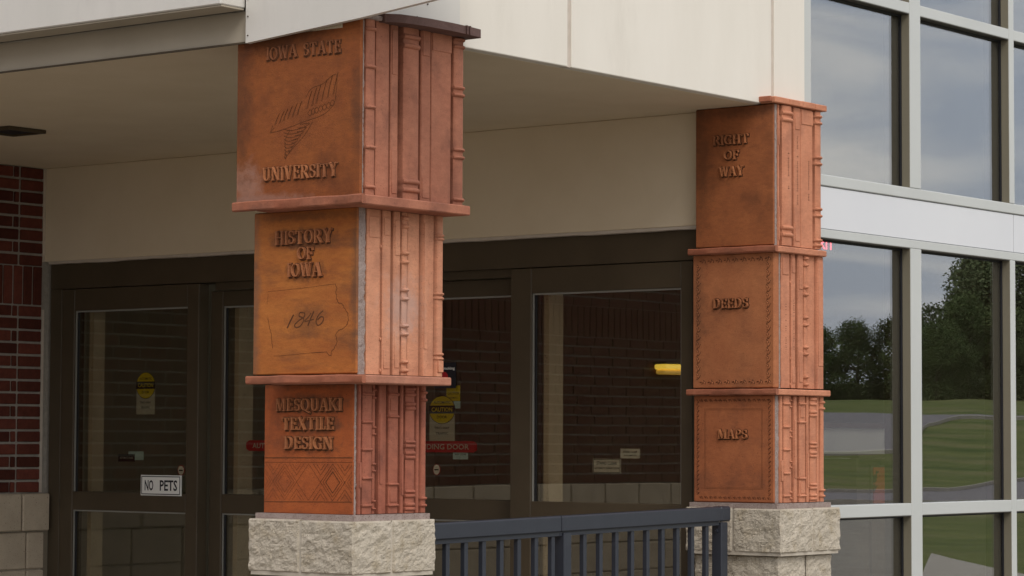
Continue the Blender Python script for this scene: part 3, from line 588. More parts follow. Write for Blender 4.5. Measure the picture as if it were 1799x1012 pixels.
r3 = far_block(1.233, 1.702, -.318, .099, 2.608, [(2.6512, 2.6742), (2.6779, 2.7335), (2.7360, 2.7568), (2.7619, 2.785), (2.787, 2.8064), (2.8111, 2.8629), (2.8676, 2.8894), (2.8947, 2.9519), (2.9540, 2.9773), (2.9811, 3.0144)], mold3, 'rfront3', 'bottom terracotta book block, lettered MAPS inside a patterned border')
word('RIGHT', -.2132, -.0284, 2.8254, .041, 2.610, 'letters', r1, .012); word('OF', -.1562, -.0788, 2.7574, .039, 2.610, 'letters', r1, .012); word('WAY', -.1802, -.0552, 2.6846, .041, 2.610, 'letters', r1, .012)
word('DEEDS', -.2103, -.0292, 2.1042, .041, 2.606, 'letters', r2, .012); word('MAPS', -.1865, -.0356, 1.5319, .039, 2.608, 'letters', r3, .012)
def leaf_border(par, mat, y, x0, x1, z0, z1, inset, step, big):
    mb = MB(); gr = MB(); rnd = random.Random(11)
    def leaf(cx, cz, ang, L_):
        d = Vector((math.cos(ang), math.sin(ang))); nn = Vector((-d.y, d.x)); c = Vector((cx, cz))
        p = [c-d*L_*.5, c-nn*L_*.2, c+d*L_*.55, c+nn*L_*.22]
        mb.add([(q.x, y+.001, q.y) for q in p]+[(c.x, y-.0042, c.y), (c.x+d.x*L_*.2, y-.003, c.y+d.y*L_*.2)], [(0, 1, 4), (1, 5, 4), (1, 2, 5), (2, 3, 5), (3, 4, 5), (3, 0, 4)])
        strip(gr, [tuple(c-d*L_*.5-nn*L_*.12), tuple(c-nn*L_*.26), tuple(c+d*L_*.5-nn*L_*.1)], y-.0002, .0022)
    z = z0+inset
    while z < z1-inset*.6:
        for x, s_ in ((x0+inset*.55, 1), (x1-inset*.55, 1)):
            leaf(x, z, .75+rnd.uniform(-.15, .15), big*1.2); leaf(x-.004, z+step*.35, 2.2, big*.7)
        z += step
    x = x0+inset
    while x < x1-inset*.6:
        for zq in (z0+inset*.5, z1-inset*.5):
            leaf(x, zq, 1.2, big*.9); leaf(x+step*.35, zq-.003, 2.1, big*.8); leaf(x-step*.2, zq+.002, .3, big*.6)
        x += step*1.25
    build(mb, 'leaf_border', mat, par, kind='stuff'); build(gr, 'engraved_border', 'groove', par, kind='stuff')
leaf_border(r2, 'rfront2', 2.606, -.318, .097, 1.738, 2.318, .046, .034, .024)
leaf_border(r3, 'rfront3', 2.608, -.314, .095, 1.240, 1.698, .034, .020, .013)
mb = MB()
for d_, w_ in ((.055, .0009), (.060, .0007)):
    x0, x1, z0, z1 = -.314+d_, .095-d_, 1.240+d_, 1.698-d_
    strip(mb, [(x0, z0), (x1, z0), (x1, z1), (x0, z1), (x0, z0)], 2.608, w_, int(d_*1000) % 4)
build(mb, 'engraved_frame', 'faint', r3)
mb = MB(); rnd = random.Random(5)
def dashes(yc, z0, z1, X, wd=.010):
    z = z1
    while z > z0:
        ln = rnd.uniform(.006, .012)
        if rnd.random() > .12:
            mb.box(X-.001, X+.0006, yc-wd*rnd.uniform(.25, .5), yc+wd*rnd.uniform(.2, .5), z-ln*.35, z)
        z -= ln
        if rnd.random() < .1: z -= .016
for yc, a, b in ((2.712, 2.60, 2.76), (2.797, 2.54, 2.84), (2.895, 2.55, 2.74)): dashes(yc, a, b, {2.712: .110, 2.797: .103, 2.895: .100}[yc])
for yc, a, b, X in ((2.700, 1.90, 2.10, .103), (2.765, 1.90, 2.12, .103), (2.98, 1.9, 2.09, .108)): dashes(yc, a, b, X, .006)
build(mb, 'engraved_titles', 'groove', r1, kind='stuff')
ledge(far, -.330, .126, 2.578, 3.008, 2.322, 2.349, 2.600, 'ledge', 'rside', 9)
ledge(far, -.338, .128, 2.578, 3.035, 1.703, 1.729, 2.600, 'ledge', 'rside', 12)
for a, b in ((2.589, 2.706), (2.708, 2.815), (2.817, 2.925), (2.927, 3.020)):
    build(B(.02, .120+random.uniform(-.002, .002), a, b, 2.971, 2.998+random.uniform(-.001, .001), c=.003), 'cap_piece', 'rside', far)
build(B(-.015, .104, 2.576, 2.588, 2.974, 2.999, c=.003), 'cap_piece', 'ledge', far)

# ------------------------------------------------------------------ canopy
can = thing('canopy', (-2.3, 1.3, 2.97), 'flat stucco porch canopy with off white metal fascia over the entrance', 'canopy')
sof = build(B(-7.6, -.002, -.095, 2.692, 2.970, 3.00), 'soffit', 'stucco_soffit', can)
build(B(-7.6, -.441, -.110, -.097, 2.957, 3.072, c=.002), 'fascia', 'tanpaint', can, label='recessed lower tan fascia')
build(B(-7.6, -.443, -.120, -.111, 2.950, 2.956), 'drip_edge', 'bronze', can)
mb = MB(); mb.box(-7.6, -.452, -.255, -.125, 3.078, 3.75, c=.004); build(mb, 'fascia', 'whitemetal', can, label='projecting upper off white fascia')
build(B(-7.6, -.455, -.128, -.112, 3.0735, 3.0775), 'flashing', 'gasket', can)
build(B(-7.6, -.456, -.246, -.129, 3.0715, 3.0772), 'underside_panel', 'tanpaint', can)
mb = MB(); mb.yprism([(-.440, 2.948), (.114, 2.989), (.461, 3.021), (.80, 3.053), (.80, 3.78), (-.440, 3.78)], -.135, -.112)
build(mb, 'rake_panel', 'whitemetal', can)
build(B(-.436, .790, -.111, .02, 3.072, 3.75), 'roof_box', 'whitemetal', can)
build(B(-.30, .062, .021, .492, 3.012, 3.75, c=.002), 'side_cladding', 'whitemetal', can)
mb = MB(); mb.box(-7.6, -.31, .03, 2.66, 3.02, 3.75); mb.box(-.309, .03, .50, 1.2, 3.4, 3.75); build(mb, 'roof_core', 'darkin', can)
for x, z in ((-.428, 2.975), (-.428, 3.045), (-.427, 3.11)):
    s_ = MB(); s_.tube((x, -.1385, z), (x, -.134, z), .0026, 8); build(s_, 'screw', 'bronze', can)
for y, z in ((.24, 3.045), (.44, 3.036), (.30, 3.10)):
    s_ = MB(); s_.tube((.061, y, z), (.066, y, z), .003, 8); build(s_, 'screw', 'bronze', can)
# ceiling light
cl = thing('ceiling_light', (-3.36, 1.32, 2.97), 'square dark recessed light fixture in the soffit at the left', 'ceiling light')
mb = MB()
for a in ((-3.475, -3.455, 1.205, 1.435), (-3.265, -3.245, 1.205, 1.435), (-3.454, -3.266, 1.205, 1.225), (-3.454, -3.266, 1.415, 1.435)): mb.box(*a, 2.952, 2.9685)
build(mb, 'trim_frame', 'bronze', cl); build(B(-3.4535, -3.2665, 1.226, 1.414, 2.960, 2.9685), 'lens', 'gasket', cl)

# ------------------------------------------------------------------ stucco beam
bm_ = thing('stucco_beam', (-.07, 1.8, 2.97), 'cream stucco beam with two vertical joints running back from the near column', 'beam')
for a, b in ((.47, 1.187), (1.213, 2.677), (2.703, 2.955)): build(B(-.20, .044, a, b, 2.971, 4.8, c=.003), 'stucco_panel', 'stucco', bm_)
for a, b in ((1.1875, 1.2125), (2.6775, 2.7025)): build(B(-.19, .0375, a, b, 2.9715, 4.79), 'joint_filler', 'joint', bm_)

# ------------------------------------------------------------------ bulkhead above the doors
bk = thing('stucco_bulkhead', (-2.4, 2.75, 2.45), 'shaded cream stucco wall band between the soffit and the door frames', 'wall')
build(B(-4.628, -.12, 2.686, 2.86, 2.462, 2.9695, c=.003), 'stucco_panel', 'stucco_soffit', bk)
mb = MB(); k = 60
v = []
for i in range(k+1):
    x = -4.60+4.29*i/k; d = .004*noise.noise(Vector((x*3, 0, 0)))+.0025*noise.noise(Vector((x*14, 2, 0)))
    v += [(x, 2.690, 2.4615), (x, 2.690, 2.448+d), (x, 2.712, 2.446+d), (x, 2.712, 2.4615)]
mb.add(v, [(i*4+j, (i+1)*4+j, (i+1)*4+(j+1) % 4, i*4+(j+1) % 4) for i in range(k) for j in range(4)])
build(mb, 'sealant_bead', 'joint', bk)

# ------------------------------------------------------------------ entrance frame and sliding doors
ef = thing('entrance_frame', (-2.5, 2.8, 0), 'dark bronze metal frame with deep header around the sliding doors', 'door frame')
build(B(-4.615, -.30, 2.722, 2.88, 2.312, 2.452, c=.002), 'header', 'bronze', ef)
build(B(-4.615, -4.526, 2.722, 2.88, 0, 2.3115, c=.002), 'jamb', 'bronze', ef); build(B(-.400, -.300, 2.722, 2.88, 0, 2.3115, c=.002), 'jamb', 'bronze', ef)
build(B(-3.40, -1.44, 2.755, 2.79, 2.272, 2.311), 'track', 'bronze', ef)
build(B(-4.52, -.405, 2.725, 2.88, 0, .03), 'threshold', 'track', ef)
def door(name, x0, x1, sl, sr, yf, lab, zt=2.308, glasstop=2.19, rail=(1.120, 1.218), depth=.05):
    d = thing(name, ((x0+x1)/2, yf+.02, 0), lab, 'door', 'glass entrance doors')
    build(B(x0, x0+sl, yf, yf+depth, .032, zt, c=.003), 'stile', 'bronze', d); build(B(x1-sr, x1, yf, yf+depth, .032, zt, c=.003), 'stile', 'bronze', d)
    a, b = x0+sl, x1-sr
    for z0, z1 in ((glasstop, zt), rail, (.032, .16)): build(B(a, b, yf+.001, yf+depth-.001, z0, z1, c=.003), 'rail', 'bronze', d)
    for z0, z1 in ((.16, rail[0]), (rail[1], glasstop)):
        build(B(a, b, yf+.022, yf+.026, z0, z1), 'glass_pane', 'doorglass', d)
        mb = MB(); mb.box(a+.0, a+.008, yf+.012, yf+.0215, z0, z1); mb.box(a+.0085, b-.0085, yf+.012, yf+.0215, z1-.008, z1); mb.box(b-.008, b, yf+.012, yf+.0215, z0, z1)
        build(mb, 'glazing_bead', 'track', d)
        mb = MB(); mb.box(a+.012, a+.02, yf+.014, yf+.0215, z0, z1-.009); build(mb, 'gasket', 'gasket', d)
    mb = MB(); mb.box(a+.03, a+.06, yf+depth+.01, yf+.17, .03, 2.27); build(mb, 'inner_frame', 'smoothstone', d)
    return d
door('glass_door', -4.525, -3.488, .098, .085, 2.724, 'leftmost glass door panel beside the brick wall, with the white NO PETS sign', depth=.075)
door('glass_door', -3.475, -2.425, .085, .085, 2.800, 'glass sliding door just left of the near column, mostly hidden behind it', zt=2.27)
door('glass_door', -2.420, -1.345, .085, .085, 2.800, 'glass sliding door just right of the near column with round yellow caution decal', zt=2.27)
door('glass_door', -1.436, -.404, .122, .063, 2.724, 'rightmost glass door panel between the two columns with small STAND CLEAR decals')

# ------------------------------------------------------------------ signs and decals
def text(s, parent, cx, zc, h, wd, y, mat, name='lettering', off=.014):
    cu = bpy.data.curves.new('t', 'FONT'); cu.body = s; cu.align_x = 'CENTER'; cu.align_y = 'CENTER'; cu.size = 1; cu.resolution_u = 2; cu.offset = off
    o = bpy.data.objects.new('t', cu); COL.objects.link(o); bpy.context.view_layer.update()
    me = bpy.data.meshes.new_from_object(o.evaluated_get(bpy.context.evaluated_depsgraph_get())); bpy.data.objects.remove(o)
    xs = [v.co.x for v in me.vertices]; ys = [v.co.y for v in me.vertices]
    kx = wd/(max(xs)-min(xs)); ky = h/(max(ys)-min(ys)); mx_, my = (max(xs)+min(xs))/2, (max(ys)+min(ys))/2
    L0 = root_loc(parent)
    for v in me.vertices: v.co = Vector((cx+(v.co.x-mx_)*kx, y, zc+(v.co.y-my)*ky))-L0
    me.materials.clear(); me.materials.append(M[mat]); ob = bpy.data.objects.new(name, me); COL.objects.link(ob); ob.parent = parent; return ob
def disc(cx, cz, rx, rz, y0, y1, n_=28): return MB().yprism([(cx+rx*math.cos(2*math.pi*i/n_), cz+rz*math.sin(2*math.pi*i/n_)) for i in range(n_)], y0, y1)
sg1 = thing('sign', (-3.745, 2.72, 1.265), 'white rectangular sign with black border reading NO PETS on the left door', 'sign')
build(B(-3.895, -3.597, 2.7165, 2.7235, 1.205, 1.312, c=.001), 'sign_plate', 'white', sg1)
mb = MB()
for a in ((-3.889, -3.603, 1.302, 1.3065), (-3.889, -3.603, 1.2105, 1.215), (-3.889, -3.8845, 1.2155, 1.3015), (-3.6075, -3.603, 1.2155, 1.3015)): mb.box(a[0], a[1], 2.7155, 2.7163, a[2], a[3])
build(mb, 'border', 'ink', sg1)
text('NO', sg1, -3.832, 1.2585, .056, .064, 2.7158, 'ink', off=.022); text('PETS', sg1, -3.688, 1.2585, .056, .128, 2.7158, 'ink', off=.022)
def caution(cx, cz, r, y, lab, w_):
    d = thing('caution_decal', (cx, y, cz), lab, 'decal', 'yellow caution decals on the doors')
    build(B(cx-w_/2, cx+w_/2, y-.0006, y, cz-r-.085, cz-r*.25), 'paper', 'greydecal', d)
    build(disc(cx, cz, w_/2, r, y-.0016, y-.0010), 'round_face', 'yellow', d)
    build(disc(cx, cz, w_/2+.003, r+.003, y-.00095, y-.0007), 'ring', 'ink', d)
    build(B(cx-w_/2-.002, cx+w_/2+.002, y-.0024, y-.0018, cz-.018, cz+.021), 'band', 'ink', d)
    text('CAUTION', d, cx, cz+.0015, .021, w_*.82, y-.0028, 'yellow'); text('AUTOMATIC', d, cx, cz+.036, .013, w_*.66, y-.0020, 'ink'); text('DOOR', d, cx, cz-.035, .014, w_*.40, y-.0020, 'ink')
    text('TWO-WAY', d, cx, cz-r-.022, .012, w_*.60, y-.0012, 'ink'); text('TRAFFIC', d, cx, cz-r-.048, .012, w_*.50, y-.0012, 'ink')
caution(-3.905, 1.783, .068, 2.7555, 'faint round yellow caution decal on the leftmost door, above the NO PETS sign', .138)
caution(-1.940, 1.648, .066, 2.8330, 'brighter round yellow CAUTION DOOR decal on the door just right of the near column', .158)
def decal(cx, cz, wd, h, y, mat, lab, lines, ink='ink', name='decal', pts=None, group=None):
    d = thing(name, (cx, y, cz), lab, 'decal', group)
    build(MB().yprism(pts, y-.0008, y) if pts else B(cx-wd/2, cx+wd/2, y-.0008, y, cz-h/2, cz+h/2), 'paper', mat, d)
    for s, dz, hh_, ww in lines: text(s, d, cx, cz+dz, hh_, ww, y-.0012, ink)
    return d
decal(-1.912, 1.815, .136, .125, 2.8205, 'ink', 'black No Smoking decal peeking out at the right of the near column', [('No Smoking', .032, .018, .12), ('Thank You', -.042, .010, .05)], 'white', 'no_smoking_decal')
nd = disc(-1.918, 1.808, .024, .024, 2.8188, 2.8194); pr = build(nd, 'prohibition_disc', 'red', bpy.data.objects['no_smoking_decal'])
d2 = decal(-1.872, 1.728, .085, .075, 2.8350, 'yellow', 'yellow warning decal partly behind the round caution decal', [('CAUTION', .0, .014, .07), ('AUTOMATIC', -.022, .008, .05)], name='warning_decal')
decal(-1.848, 1.672, .04, .035, 2.8350, 'paleblue', 'pale blue scrap of decal right of the round caution decal', [], name='blue_decal')
def arrow(x0, x1, zc, h, y, left, lab):
    tip = .022
    pts = [(x0+(tip if left else 0), zc-h/2), (x1-(0 if left else tip), zc-h/2)]
    pts += ([(x1, zc-h*.28), (x1, zc+h*.28)] if not left else [])+[(x1-(0 if left else tip), zc+h/2), (x0+(tip if left else 0), zc+h/2)]+([(x0, zc+h*.28), (x0, zc-h*.28)] if left else [])
    cx = (x0+x1)/2
    return decal(cx, zc, x1-x0, h, y, 'red', lab, [('AUTOMATIC SLIDING DOOR', 0, .026, (x1-x0)*.86)], 'greydecal', 'arrow_decal', pts, 'red arrow decals')
arrow(-3.245, -2.60, 1.469, .055, 2.8330, True, 'red AUTOMATIC SLIDING DOOR strip pointing left, at the left edge of the near column')
arrow(-2.42, -1.722, 1.469, .055, 2.8330, False, 'red AUTOMATIC SLIDING DOOR strip pointing right, right of the near column')
decal(-1.825, 1.427, .092, .036, 2.8350, 'paleblue', 'small pale decal just below the right red strip', [('KEEP CLEAR', .006, .008, .07)], name='paper_decal')
rd = thing('round_decal', (-1.972, 2.82, 1.358), 'small white round no smoking decal below the right red strip', 'decal')
build(disc(-1.972, 1.358, .024, .028, 2.8322, 2.8330), 'ring', 'red', rd); build(disc(-1.972, 1.358, .020, .024, 2.8312, 2.8319), 'face', 'white', rd); build(B(-1.985, -1.959, 2.8305, 2.8310, 1.3545, 1.3605), 'cigarette', 'ink', rd)
rd = thing('round_decal', (-3.62, 2.74, 1.333), 'tiny white round decal at the top right corner of the NO PETS sign', 'decal')
build(disc(-3.636, 1.338, .026, .028, 2.7546, 2.7555), 'ring', 'red', rd); build(disc(-3.636, 1.338, .021, .023, 2.7537, 2.7544), 'face', 'white', rd); build(B(-3.650, -3.622, 2.7530, 2.7535, 1.3345, 1.3415), 'bar', 'ink', rd)
decal(-.897, 1.386, .160, .066, 2.7555, 'greydecal', 'framed STAND CLEAR decal on the rightmost door, lower left of the pair', [('STAND CLEAR', .013, .015, .115), ('AUTOMATIC SLIDING DOOR', -.010, .009, .14)], name='stand_clear_decal', group='stand clear decals')
fr = bpy.data.objects['stand_clear_decal']; mb = MB()
for a in ((-.973, -.821, 1.4145, 1.4165), (-.973, -.821, 1.3555, 1.3575), (-.973, -.971, 1.3580, 1.4140), (-.823, -.821, 1.3580, 1.4140)): mb.box(a[0], a[1], 2.7532, 2.7538, a[2], a[3])
build(mb, 'border', 'ink', fr)
decal(-.768, 1.4435, .108, .044, 2.7585, 'greydecal', 'smaller dim STAND CLEAR decal on the rightmost door, upper right of the pair', [('STAND CLEAR', .008, .009, .08), ('AUTOMATIC', -.008, .006, .07)], name='stand_clear_decal', group='stand clear decals')
decal(-3.975, 1.412, .115, .046, 2.7585, 'paleblue', 'white card decal with a dark strip at the middle of the leftmost door', [], name='card_decal')
decal(-4.045, 1.400, .125, .040, 2.7565, 'ink', 'dark oblong decal overlapping the white card on the leftmost door', [('AUTOMATIC DOOR', .0, .010, .10)], 'greydecal', 'dark_decal')

# ------------------------------------------------------------------ brick wall at the left
bw = thing('brick_wall', (-4.7, .0, 0), 'dark red brick wall on a tan stone base at the left edge of the doors', 'wall')
build(B(-4.80, -4.632, -5.0, 2.71, 1.205, 2.969), 'mortar', 'brickmortar', bw)
build(B(-4.80, -4.6315, 2.7105, 2.90, 1.205, 2.46), 'mortar', 'brickmortar', bw)
build(B(-4.631, -4.6235, 2.666, 2.684, 1.21, 2.20), 'edge_mortar', 'joint', bw)
build(B(-4.631, -4.6235, 2.666, 2.684, 2.46, 2.969), 'edge_mortar', 'joint', bw)
def brick_mesh(ln, h_, seed):
    rnd = random.Random(seed); bm = bmesh.new(); bmesh.ops.create_cube(bm, size=1)
    for q in bm.verts: q.co = Vector((q.co.x*.05-.025, q.co.y*ln, q.co.z*h_))
    bmesh.ops.bevel(bm, geom=bm.edges[:], offset=.004, segments=1, affect='EDGES')
    for q in bm.verts: q.co += Vector((rnd.uniform(-.001, .001), rnd.uniform(-.0012, .0012), rnd.uniform(-.001, .001)))
    me = bpy.data.meshes.new('brick'); bm.to_mesh(me); bm.free(); me.materials.append(M['brick']); return me
meshes = {}
def put_brick(y0, y1, z0, z1):
    key = (round(y1-y0, 3), round(z1-z0, 3), random.randint(0, 3))
    if key not in meshes: meshes[key] = brick_mesh(y1-y0, z1-z0, hash(key) % 999)
    o = bpy.data.objects.new('brick', meshes[key]); COL.objects.link(o); o.parent = bw
    o.location = Vector((-4.620+random.uniform(-.002, .0015), (y0+y1)/2+random.uniform(-.001, .001), (z0+z1)/2))-bw.location
pitch = .0677; J = .0125
rest = MB()
zrows = [1.212+i*pitch for i in range(15)]+[2.436+i*pitch for i in range(8)]
for ri, z in enumerate(zrows):
    z1 = min(z+pitch-J, 2.966)
    put_brick(2.508, 2.664, z, z1)
    y = 2.4915; first = .030 if ri % 2 == 0 else .192
    a = y-first; put_brick(a, y, z, z1); y = a-J
    while y > -4.9:
        a = y-.1927
        if y > .9: put_brick(a, y, z, z1)
        else: rest.box(-4.67, -4.620+random.uniform(-.002, .002), a, y, z, z1)
        y = a-J
y = 2.664
while y > -4.9:
    a = y-.0572
    if y > .9: put_brick(a, y, 2.2235, 2.4295)
    else: rest.box(-4.67, -4.620, a, y, 2.2235, 2.4295)
    y = a-J
build(rest, 'brickwork', 'brick', bw, kind='stuff')
for (z0, z1, X) in ((1.005, 1.204, -4.575), (.80, .998, -4.60), (.60, .793, -4.60), (.40, .593, -4.60), (.2, .393, -4.60), (0, .193, -4.60)):
    y = 2.700 if z1 > 1.1 else 2.685; k = 0
    while y > -5:
        ln = (.19 if (k == 0 and z1 > 1.1) else (.12 if k == 0 else .395)); o = build(B(-4.80, X+random.uniform(-.001, .001), y-ln, y, z0, z1, c=.006), 'stone', 'smoothstone', bw); y -= ln+.008; k += 1
build(B(-4.79, -4.62, -5, 2.68, 0, 1.20), 'stone_mortar', 'stonejoint', bw)
ws = thing('wall_light', (-4.6, -3.2, 2.0), 'small lit brass wall light on the brick wall, seen mirrored in the rightmost door', 'wall light')
build(B(-4.615, -4.50, -3.35, -2.95, 2.05, 2.065), 'hood', 'bronze', ws)
build(B(-4.61, -4.51, -3.34, -2.96, 2.012, 2.048, c=.006), 'lamp_glass', flat('lit lamp glass', (.8, .6, .3), .5, emit=(1, .66, .07), es=4.2), ws)
build(B(-4.61, -4.53, -3.33, -2.97, 1.975, 2.0115, c=.012), 'diffuser', flat('frosted lamp skirt', (.8, .6, .3), .5, emit=(1, .55, .05), es=1.3), ws)

wg = thing('building_wing', (-9, -12, 0), 'long two storey brick wing of the building beyond the left brick wall', 'building')
build(B(-14, -4.66, -15.99, -5.002, -.25, 5.2), 'wall', 'brick', wg); build(B(-14, -.8, -34, -16, -.25, 9.0), 'wall', 'brick', wg)  # unseen volumes added to keep low sky light off the door wall
build(B(-14.1, -4.6, -15.98, -4.99, 5.205, 5.4), 'coping', 'smoothstone', wg)
# ------------------------------------------------------------------ handrail
hr = thing('handrail', (-.03, 1.4, 0), 'slate blue steel handrail with square balusters between the two columns', 'handrail')
def zt(y): return 1.194+.0150*(y-.46)
def tilted(y0, y1, x0, x1, za, zb, c=0):
    mb = MB().box(x0, x1, y0, y1, za, zb, c=c); mb.v = [(x, y, z+zt(y)) for x, y, z in mb.v]; return mb
HX = .0
build(tilted(.38, 1.2175, HX-.056, HX, -.062, 0, c=.005), 'top_rail', 'navy', hr); build(tilted(1.2225, 2.348, HX-.056, HX, -.062, 0, c=.005), 'top_rail', 'navy', hr)
build(tilted(2.350, 2.425, HX-.056, HX, -.064, .001, c=.008), 'end_cap', 'navy', hr)
build(tilted(.38, 1.219, HX-.046, HX-.012, -.078, -.0625), 'under_rail', 'navy', hr); build(tilted(1.221, 2.348, HX-.046, HX-.012, -.078, -.0625), 'under_rail', 'navy', hr)
build(tilted(.38, 2.40, HX-.046, HX-.010, -1.08, -1.04), 'bottom_rail', 'navy', hr)
for y0 in (1.236, 2.352): build(B(HX-.053, HX-.003, y0, y0+.05, 0, zt(y0)-.066, c=.003), 'post', 'navy', hr)
bal = None
for y in [.535+i*.1085 for i in range(7)]+[1.395+i*.109 for i in range(9)]:
    if bal is None: bal = build(B(HX-.039, HX-.017, .524, .546, .16, 1.117, c=.002), 'baluster', 'navy', hr)
    else: q = bal.copy(); COL.objects.link(q); q.location = (0, y-.535, .015*(y-.535))
s_ = MB(); s_.tube((HX-.028, 2.345, 1.12), (HX-.028, 2.353, 1.12), .009, 10); s_.tube((HX-.028, 2.341, 1.12), (HX-.028, 2.345, 1.12), .004, 8); build(s_, 'bolt', 'navy', hr)

# ------------------------------------------------------------------ window wall
ww = thing('window_wall', (-.06, 5, 0), 'grey aluminium window wall with large reflective panes at the right', 'window wall')
mull = [(2.957, 3.081), (3.980, 4.082), (4.995, 5.047), (6.00, 6.052), (7.0, 7.10), (8.0, 8.05)]
trans = [(1.154, 1.212), (2.424, 2.4635), (2.6595, 2.712), (3.549, 3.602), (4.50, 4.58), (.10, .20)]
for i, (a, b) in enumerate(mull):
    for (z0, z1) in ((-.1, 2.423), (2.713, 4.8)):
        build(B(-.045, .0, a, b, z0, z1, c=.0025), 'mullion', 'alu', ww); build(B(-.15, -.056, a+.004, b-.004, z0, z1), 'mullion_back', 'bronze', ww)
for i in range(len(mull)-1):
    a, b = mull[i][1], mull[i+1][0]
    for z0, z1 in trans:
        if (z0, z1) in (trans[1], trans[2]): continue
        build(B(-.045, -.0015, a, b, z0, z1, c=.0025), 'transom', 'alu', ww); build(B(-.15, -.056, a, b, z0+.003, z1-.003), 'transom_back', 'bronze', ww)
    for z0, z1 in ((.20, 1.154), (1.212, 2.424), (2.712, 3.549), (3.602, 4.50)):
        build(B(-.0445, -.004, b-.0035, b-.0004, z0+.001, z1-.004), 'pocket_liner', 'pocket', ww); build(B(-.0445, -.003, a+.0004, b-.004, z1-.0035, z1-.0004), 'pocket_liner', 'pocketdark', ww)  # added strips coloured as the shade in the reveals and under the transoms
        tl = random.uniform(-.0010, .0010)
        mb = MB(); q = [(a-.004, z0-.004, 0), (b+.004, z0-.004, tl), (b+.004, z1+.004, tl), (a-.004, z1+.004, 0)]
        mb.add([(-.052+e, y, z) for y, z, e in q]+[(-.058+e, y, z) for y, z, e in q], [(0, 1, 2, 3), (7, 6, 5, 4), (0, 4, 5, 1), (1, 5, 6, 2), (2, 6, 7, 3), (3, 7, 4, 0)])
        build(mb, 'glass_pane', 'winglass', ww)
        mb = MB(); mb.box(-.0515, -.0453, a, a+.008, z0, z1); mb.box(-.0515, -.0453, b-.009, b, z0, z1); mb.box(-.0515, -.0453, a+.0125, b-.0125, z1-.012, z1); build(mb, 'gasket', 'gasket', ww)
build(B(-.045, -.001, 2.957, 8.05, 2.424, 2.4635, c=.0025), 'transom', 'alu', ww); build(B(-.045, .0005, 2.957, 8.05, 2.6605, 2.712, c=.004), 'sill', 'alu', ww)
build(B(-.15, -.046, 2.957, 8.05, 2.43, 2.70), 'transom_back', 'bronze', ww)
for a, b in ((2.957, 5.040), (5.046, 7.05), (7.056, 8.05)): build(B(-.04, -.006, a, b, 2.466, 2.6575, c=.002), 'spandrel_panel', 'spandrel', ww)
build(B(-.0405, -.036, 2.957, 8.05, 2.4635, 2.6600), 'backing', 'gasket', ww)

# ------------------------------------------------------------------ the lobby behind the glass
build(B(-7.5, -.16, 2.89, 9.5, -.25, .0), 'lobby_floor', 'carpet', kind='structure')
build(B(-7.5, -.16, 2.89, 9.5, 4.6, 4.8), 'lobby_ceiling', 'darkin', kind='structure')
build(B(-7.6, -7.5, 2.89, 9.5, 0, 4.8), 'lobby_wall', 'darkin', kind='structure')
build(B(-7.5, .0, 9.5, 9.6, -.2, 4.8), 'lobby_wall', 'darkin', kind='structure')
build(B(-7.5, -.21, 2.865, 2.885, 2.455, 4.8), 'lobby_wall', 'darkin', kind='structure')
build(B(-7.5, -4.62, 2.865, 2.885, 0, 2.455), 'lobby_wall', 'darkin', kind='structure')
build(B(-.295, -.205, 2.722, 2.95, 0, 2.97), 'corner_wall', 'darkin', kind='structure')
build(B(-7.6, .0, 2.7, 9.6, 4.81, 5.0), 'roof', 'stucco', kind='structure')
build(B(-.15, .0, 8.05, 9.6, -.2, 4.8), 'end_wall', 'stucco', kind='structure')
bc = thing('bookcase', (-1.35, 5.72, 0), 'brown wooden bookcase inside the lobby behind the lower left window pane', 'bookcase')
build(B(-1.50, -1.20, 5.50, 5.96, 0, .06), 'base', 'wood', bc)
for y in (5.50, 5.935): build(B(-1.50, -1.20, y, y+.025, .06, 1.41), 'side_panel', 'wood', bc)
for z in (.45, .85, 1.15, 1.412): build(B(-1.498, -1.202, 5.527, 5.933, z, z+.022), 'shelf', 'wood', bc)
build(B(-1.32, -1.30, 5.527, 5.933, .06, 1.41), 'back', 'wood', bc)
pt = thing('partition', (-1.6, 5.75, 0), 'beige half height partition standing behind the lobby bookcase', 'partition')
build(B(-1.66, -1.56, 5.35, 6.70, 0, 1.58), 'panel', 'stucco', pt); build(B(-1.68, -1.54, 5.33, 6.72, 1.581, 1.61), 'top_cap', 'wood', pt)
dk = thing('desk', (-1.0, 4.9, 0), 'dark desk low behind the left edge of the lower left window pane', 'desk')
build(B(-1.3, -.75, 4.35, 5.05, 1.10, 1.14), 'top', 'wood', dk); build(B(-1.28, -.80, 4.38, 5.02, 0, 1.099), 'front_panel', 'wood', dk)
ps = thing('poster', (-.46, 4.5, 0), 'rust red poster on a stand inside the lower left window pane', 'poster')
build(B(-.455, -.450, 4.397, 4.625, 1.14, 1.375), 'print', 'poster', ps); build(B(-.470, -.456, 4.385, 4.637, .0, 1.387), 'stand', 'wood', ps)
xs_ = thing('exit_sign', (-.46, 3.93, 2.457), 'small glowing red EXIT sign high behind the lower left window pane', 'sign')
build(B(-.48, -.455, 3.80, 4.045, 2.42, 2.495), 'housing', 'bronze', xs_)
ex = text('EXIT', xs_, 0, 0, .046, .19, 0, 'red', off=.02)
ex.data.materials.clear(); ex.data.materials.append(flat('red lit letters', (.6, .02, .03), .5, emit=(1, .10, .14), es=3))
for v in ex.data.vertices:
    p = v.co+xs_.location; v.co = Vector((-.452, 3.93+p.x, 2.457+p.z))-xs_.location

